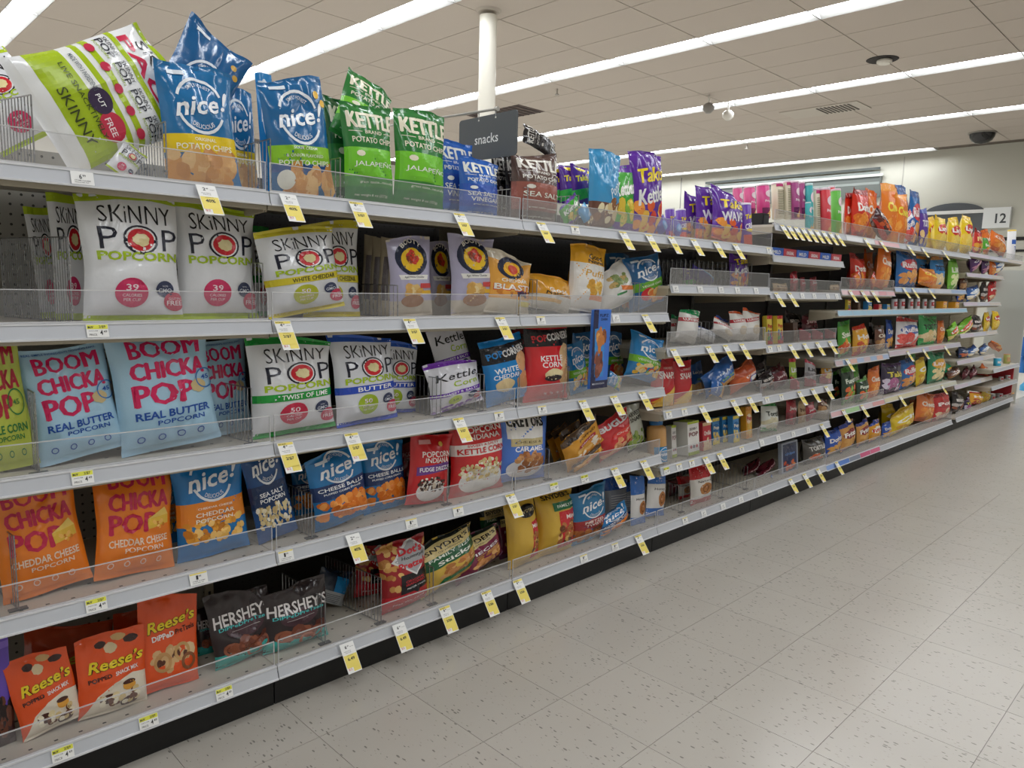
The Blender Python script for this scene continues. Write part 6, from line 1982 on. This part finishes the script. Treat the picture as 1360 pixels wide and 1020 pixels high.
# ---- sections F G H and the end: everything from the tall red bags to the far post
FARP = [
    # design, xl, xr, ytop, deck z, Y, lean, label
    ('doritos_red', 1119, 1134, 256, 1.526, .12, 0, 'red tortilla chip bag on the top shelf, leftmost'),
    ('doritos_red', 1126, 1155, 248, 1.526, .08, 0, 'red tortilla chip bag on the top shelf, front'),
    ('orange_bag', 1144, 1166, 249, 1.526, .16, 0, 'orange bag on the top shelf behind the red one'),
    ('doritos_dark', 1154, 1184, 272, 1.526, .06, 30, 'dark and red bag lying low on the top shelf'),
    ('cheetos_orange', 1166, 1196, 243, 1.526, .10, -4, 'tall orange bag on the top shelf'),
    ('ruffles_blue', 1180, 1206, 245, 1.526, .2, 6, 'blue bag behind the orange bags on the top shelf'),
    ('cheetos_orange', 1180, 1206, 256, 1.526, .07, 4, 'orange and blue bag at the front of the top shelf'),
    ('ruffles_blue', 1204, 1223, 251, 1.526, .10, 0, 'pointed blue bag on the top shelf'),
    ('ruffles_red', 1196, 1216, 277, 1.526, .05, -20, 'white and red bag low on the top shelf'),
    ('tostitos_purple', 1218, 1233, 276, 1.526, .06, 0, 'purple bag on the top shelf left of the yellow ones'),
    ('lays_yellow', 1228, 1244, 287, 1.526, .16, -4, 'yellow chip bag on the top shelf, first of four'),
    ('lays_yellow', 1236, 1258, 284, 1.526, .08, -4, 'yellow chip bag on the top shelf, second of four'),
    ('lays_yellow', 1254, 1276, 288, 1.526, .07, 0, 'yellow chip bag on the top shelf, third of four'),
    ('lays_yellow', 1271, 1292, 284, 1.526, .07, 6, 'yellow chip bag on the top shelf, fourth of four'),
    ('red_fries', 1289, 1305, 302, 1.555, .10, 0, 'red bag right of the yellow bags on the top shelf'),
    ('orange_bag', 1300, 1316, 304, 1.555, .12, -14, 'orange and white bag near the end of the top shelf'),
    ('orange_bag', 1311, 1336, 304, 1.555, .10, 10, 'crumpled orange bag near the end of the top shelf'),
    ('multi_green', 1302, 1314, 316, 1.555, .08, 0, 'small green bag near the end of the top shelf'),
    ('tub_white', 1336, 1350, 305, 1.555, .10, 0, 'white and blue tub at the very end of the top shelf'),
    # second level
    ('doritos_red', 1124, 1150, 335, 1.202, .12, 0, 'red tortilla chip bag on the second shelf, left'),
    ('orange_bag', 1144, 1160, 330, 1.202, .2, 0, 'brown-orange bag deep on the second shelf'),
    ('doritos_red', 1122, 1154, 356, 1.202, .06, 60, 'red bag lying low on the second shelf, left one'),
    ('doritos_red', 1146, 1172, 360, 1.202, .06, 50, 'red bag lying low on the second shelf, right one'),
    ('orange_bag', 1160, 1184, 328, 1.202, .08, 8, 'tall orange-red bag on the second shelf'),
    ('black_bag', 1180, 1192, 333, 1.202, .22, 0, 'black bag on the second shelf between red and blue bags'),
    ('ruffles_blue', 1186, 1218, 330, 1.231, .08, 0, 'blue and orange ridged chip bag on the second shelf'),
    ('tostitos_blue', 1212, 1232, 333, 1.231, .16, 0, 'light blue bag on the second shelf behind the orange one'),
    ('cheetos_orange', 1217, 1246, 355, 1.231, .06, 6, 'orange bag laid before the blue bags on the second shelf'),
    ('tostitos_blue', 1230, 1255, 333, 1.231, .09, 0, 'light blue bag with black lettering on the second shelf'),
    ('lime_chips', 1254, 1273, 342, 1.231, .09, 0, 'lime green bag on the second shelf'),
    ('brown_chips', 1271, 1285, 337, 1.231, .12, 0, 'brown and green bag on the second shelf'),
    ('purple_chips', 1283, 1304, 338, 1.382, .10, -20, 'purple bag of the end section, left one'),
    ('purple_chips', 1300, 1314, 338, 1.382, .12, -10, 'purple bag of the end section, right one'),
    ('orange_bag', 1311, 1323, 336, 1.382, .10, 0, 'orange bag of the end section'),
    ('lays_blue', 1315, 1334, 342, 1.382, .09, -20, 'blue and cream bag of the end section'),
    # third level, small boxes
    ('box_multi', 1122, 1130, 398, 1.079, .04, 0, 'small orange box on the narrow third shelf, first'),
    ('box_brown', 1131, 1143, 400, 1.079, .04, 0, 'small brown patterned box on the narrow third shelf'),
    ('box_blue', 1146, 1158, 400, 1.079, .04, 0, 'small white and blue box on the narrow third shelf'),
    ('box_red', 1160, 1171, 404, 1.079, .04, 0, 'red flat box on the narrow third shelf'),
    ('box_blue', 1172, 1182, 404, 1.079, .04, 0, 'blue flat box on the narrow third shelf'),
    ('jar_small', 1183, 1192, 397, 1.079, .04, 0, 'white and red dip jar on the third shelf, first'),
    ('jar_small', 1193, 1202, 397, 1.079, .04, 0, 'white and red dip jar on the third shelf, second'),
    ('jar_small', 1205, 1213, 397, 1.079, .04, 0, 'white and red dip jar on the third shelf, third'),
    ('jar_small', 1214, 1222, 397, 1.079, .04, 0, 'white and red dip jar on the third shelf, fourth'),
    ('jar_small', 1224, 1231, 397, 1.079, .04, 0, 'white and red dip jar on the third shelf, fifth'),
    ('jar_small', 1233, 1241, 398, 1.079, .04, 0, 'white and red dip jar on the third shelf, sixth'),
    ('box_yellow', 1243, 1258, 400, 1.079, .04, 0, 'flat orange box on the third shelf, left one'),
    ('box_yellow', 1259, 1274, 401, 1.079, .04, 0, 'flat orange box on the third shelf, right one'),
    ('doritos_blue', 1268, 1282, 376, 1.128, .14, 0, 'dark blue bag at the left of the end section third shelf'),
    ('lays_blue', 1279, 1301, 378, 1.128, .10, -10, 'blue and white bag of the end section third shelf'),
    ('black_bag', 1299, 1312, 374, 1.128, .12, 0, 'black bag of the end section third shelf'),
    ('red_bag', 1308, 1324, 373, 1.128, .10, -10, 'red and blue bag of the end section third shelf'),
    # fourth level
    ('multi_green', 1109, 1130, 424, .770, .09, -8, 'green and orange popcorn bag on the fourth shelf'),
    ('yellow_red', 1128, 1154, 429, .770, .08, -3, 'yellow and red hot chip bag on the fourth shelf'),
    ('black_bag', 1150, 1168, 428, .770, .14, 0, 'black and brown chip bag on the fourth shelf'),
    ('brown_chips', 1158, 1176, 432, .770, .08, -4, 'brown bag on the fourth shelf beside the dark one'),
    ('doritos_blue', 1174, 1186, 424, .770, .12, 0, 'dark blue bag on the fourth shelf'),
    ('ruffles_red', 1186, 1220, 420, .785, .08, 0, 'blue, white and red ridged chip bag on the fourth shelf'),
    ('tostitos_green', 1216, 1245, 418, .785, .10, 0, 'green bag with black lettering on the fourth shelf'),
    ('orange_bag', 1242, 1255, 425, .785, .08, 0, 'slim orange bag on the fourth shelf'),
    ('lays_lime', 1254, 1274, 426, .785, .08, -20, 'lime green bag on the fourth shelf, left one'),
    ('lays_lime', 1266, 1292, 418, .785, .10, -16, 'lime green bag on the fourth shelf, right one'),
    ('black_bag', 1286, 1304, 418, .848, .10, 0, 'dark bag of the end section fourth shelf'),
    ('lays_yellow', 1303, 1315, 414, .848, .09, 0, 'yellow bag of the end section fourth shelf, left one'),
    ('lays_yellow', 1314, 1328, 413, .848, .10, 0, 'yellow bag of the end section fourth shelf, right one'),
    # fifth level
    ('dark_green', 1103, 1118, 490, .450, .2, 0, 'dark green bag deep on the fifth shelf'),
    ('dark_green', 1114, 1136, 485, .450, .08, -4, 'black and green bag on the fifth shelf, left one'),
    ('multi_green', 1116, 1142, 482, .450, .14, -6, 'bright green bag behind the black and green one'),
    ('dark_green', 1134, 1154, 497, .450, .06, 0, 'black and green bag on the fifth shelf, right one'),
    ('orange_bag', 1148, 1169, 484, .450, .09, 0, 'orange bag on the fifth shelf'),
    ('dark_purple', 1166, 1198, 480, .450, .08, 2, 'dark purple chip bag on the fifth shelf'),
    ('ruffles_blue', 1190, 1216, 474, .454, .09, -4, 'blue and red ridged chip bag on the fifth shelf'),
    ('multi_green', 1204, 1218, 470, .454, .14, 0, 'slim green bag on the fifth shelf behind the blue one'),
    ('yellow_bag', 1212, 1230, 474, .454, .08, -8, 'yellow-green bag on the fifth shelf'),
    ('lays_green', 1228, 1256, 466, .454, .085, 0, 'big green chip bag with round emblem on the fifth shelf, left'),
    ('lays_green', 1252, 1266, 466, .454, .10, 0, 'green chip bag with round emblem on the fifth shelf, right'),
    ('brown_chips', 1254, 1276, 486, .454, .06, -16, 'dark brown and white bag low on the fifth shelf'),
    ('blue_tortilla', 1268, 1286, 460, .612, .12, 0, 'dark blue and orange bag of the end section'),
    ('lays_blue', 1279, 1300, 456, .612, .10, -10, 'navy and white bag of the end section, left one'),
    ('lays_blue', 1297, 1314, 456, .612, .10, -10, 'navy and white bag of the end section, right one'),
    ('orange_bag', 1312, 1331, 455, .612, .09, 20, 'orange bag slumped at the end of the fifth shelf'),
    ('maroon_jerky', 1274, 1288, 486, .393, .12, -20, 'dark maroon bag of the end section, left one'),
    ('maroon_jerky', 1284, 1298, 484, .393, .10, -20, 'dark maroon bag of the end section, right one'),
    ('orange_bag', 1298, 1316, 482, .393, .09, 8, 'pointed orange and cream bag of the end section'),
    # bottom level
    ('doritos_blue', 1092, 1118, 566, .113, .10, -6, 'blue tortilla chip bag on the bottom shelf'),
    ('fritos_tan', 1112, 1136, 556, .113, .085, -8, 'tan and navy corn chip bag, left one'),
    ('fritos_tan', 1134, 1154, 554, .113, .085, -8, 'tan and navy corn chip bag, right one'),
    ('fritos', 1150, 1170, 556, .113, .09, -4, 'orange corn chip bag on the bottom shelf'),
    ('doritos_blue', 1168, 1184, 558, .113, .09, 0, 'small blue bag on the bottom shelf'),
    ('yellow_bag', 1166, 1190, 536, .107, .18, 0, 'olive yellow bag deep on the bottom shelf'),
    ('yellow_bag', 1180, 1214, 534, .107, .08, -6, 'bright yellow bag on the bottom shelf'),
    ('orange_bag', 1206, 1220, 528, .107, .2, 0, 'dark orange bag deep on the bottom shelf'),
    ('orange_bag', 1212, 1242, 521, .107, .09, 8, 'big orange bag on the bottom shelf'),
    ('red_bag', 1236, 1262, 520, .107, .08, 0, 'red and white popcorn bag on the bottom shelf'),
    ('black_bag', 1259, 1280, 520, .107, .09, 6, 'black bag on the bottom shelf'),
    ('dark_purple', 1276, 1290, 526, .107, .08, 0, 'purple and white bag on the bottom shelf'),
    ('yellow_red', 1284, 1306, 520, .107, .09, 6, 'red and yellow bag on the bottom shelf'),
    ('yellow_bag', 1300, 1316, 514, .107, .09, 4, 'yellow bag at the right of the bottom shelf'),
    ('jar_small', 1314, 1322, 524, .107, .09, 0, 'small white jar on the bottom shelf, left one'),
    ('jar_small', 1322, 1332, 522, .107, .09, 0, 'small white jar on the bottom shelf, right one'),
    ('box_yellow', 1336, 1347, 521, .107, .09, 0, 'yellow box at the far end of the bottom shelf'),
    ('tub_blue', 1319, 1330, 475, .48, .06, 0, 'blue and white tub on the short end shelf'),
    ('tub_green', 1332, 1342, 470, .48, .06, 0, 'green and tan canister on the short end shelf'),
    ('jar_small', 1326, 1333, 500, .305, .06, 0, 'pale jar on the lower short end shelf, left one'),
    ('jar_small', 1335, 1342, 498, .305, .06, 0, 'pale jar on the lower short end shelf, right one'),
]
for dn, a, b, c, zz, y, le, lb in FARP:
    pack(dn, a, b, c, zz, y, lean=le, tilt=3, label=lb)
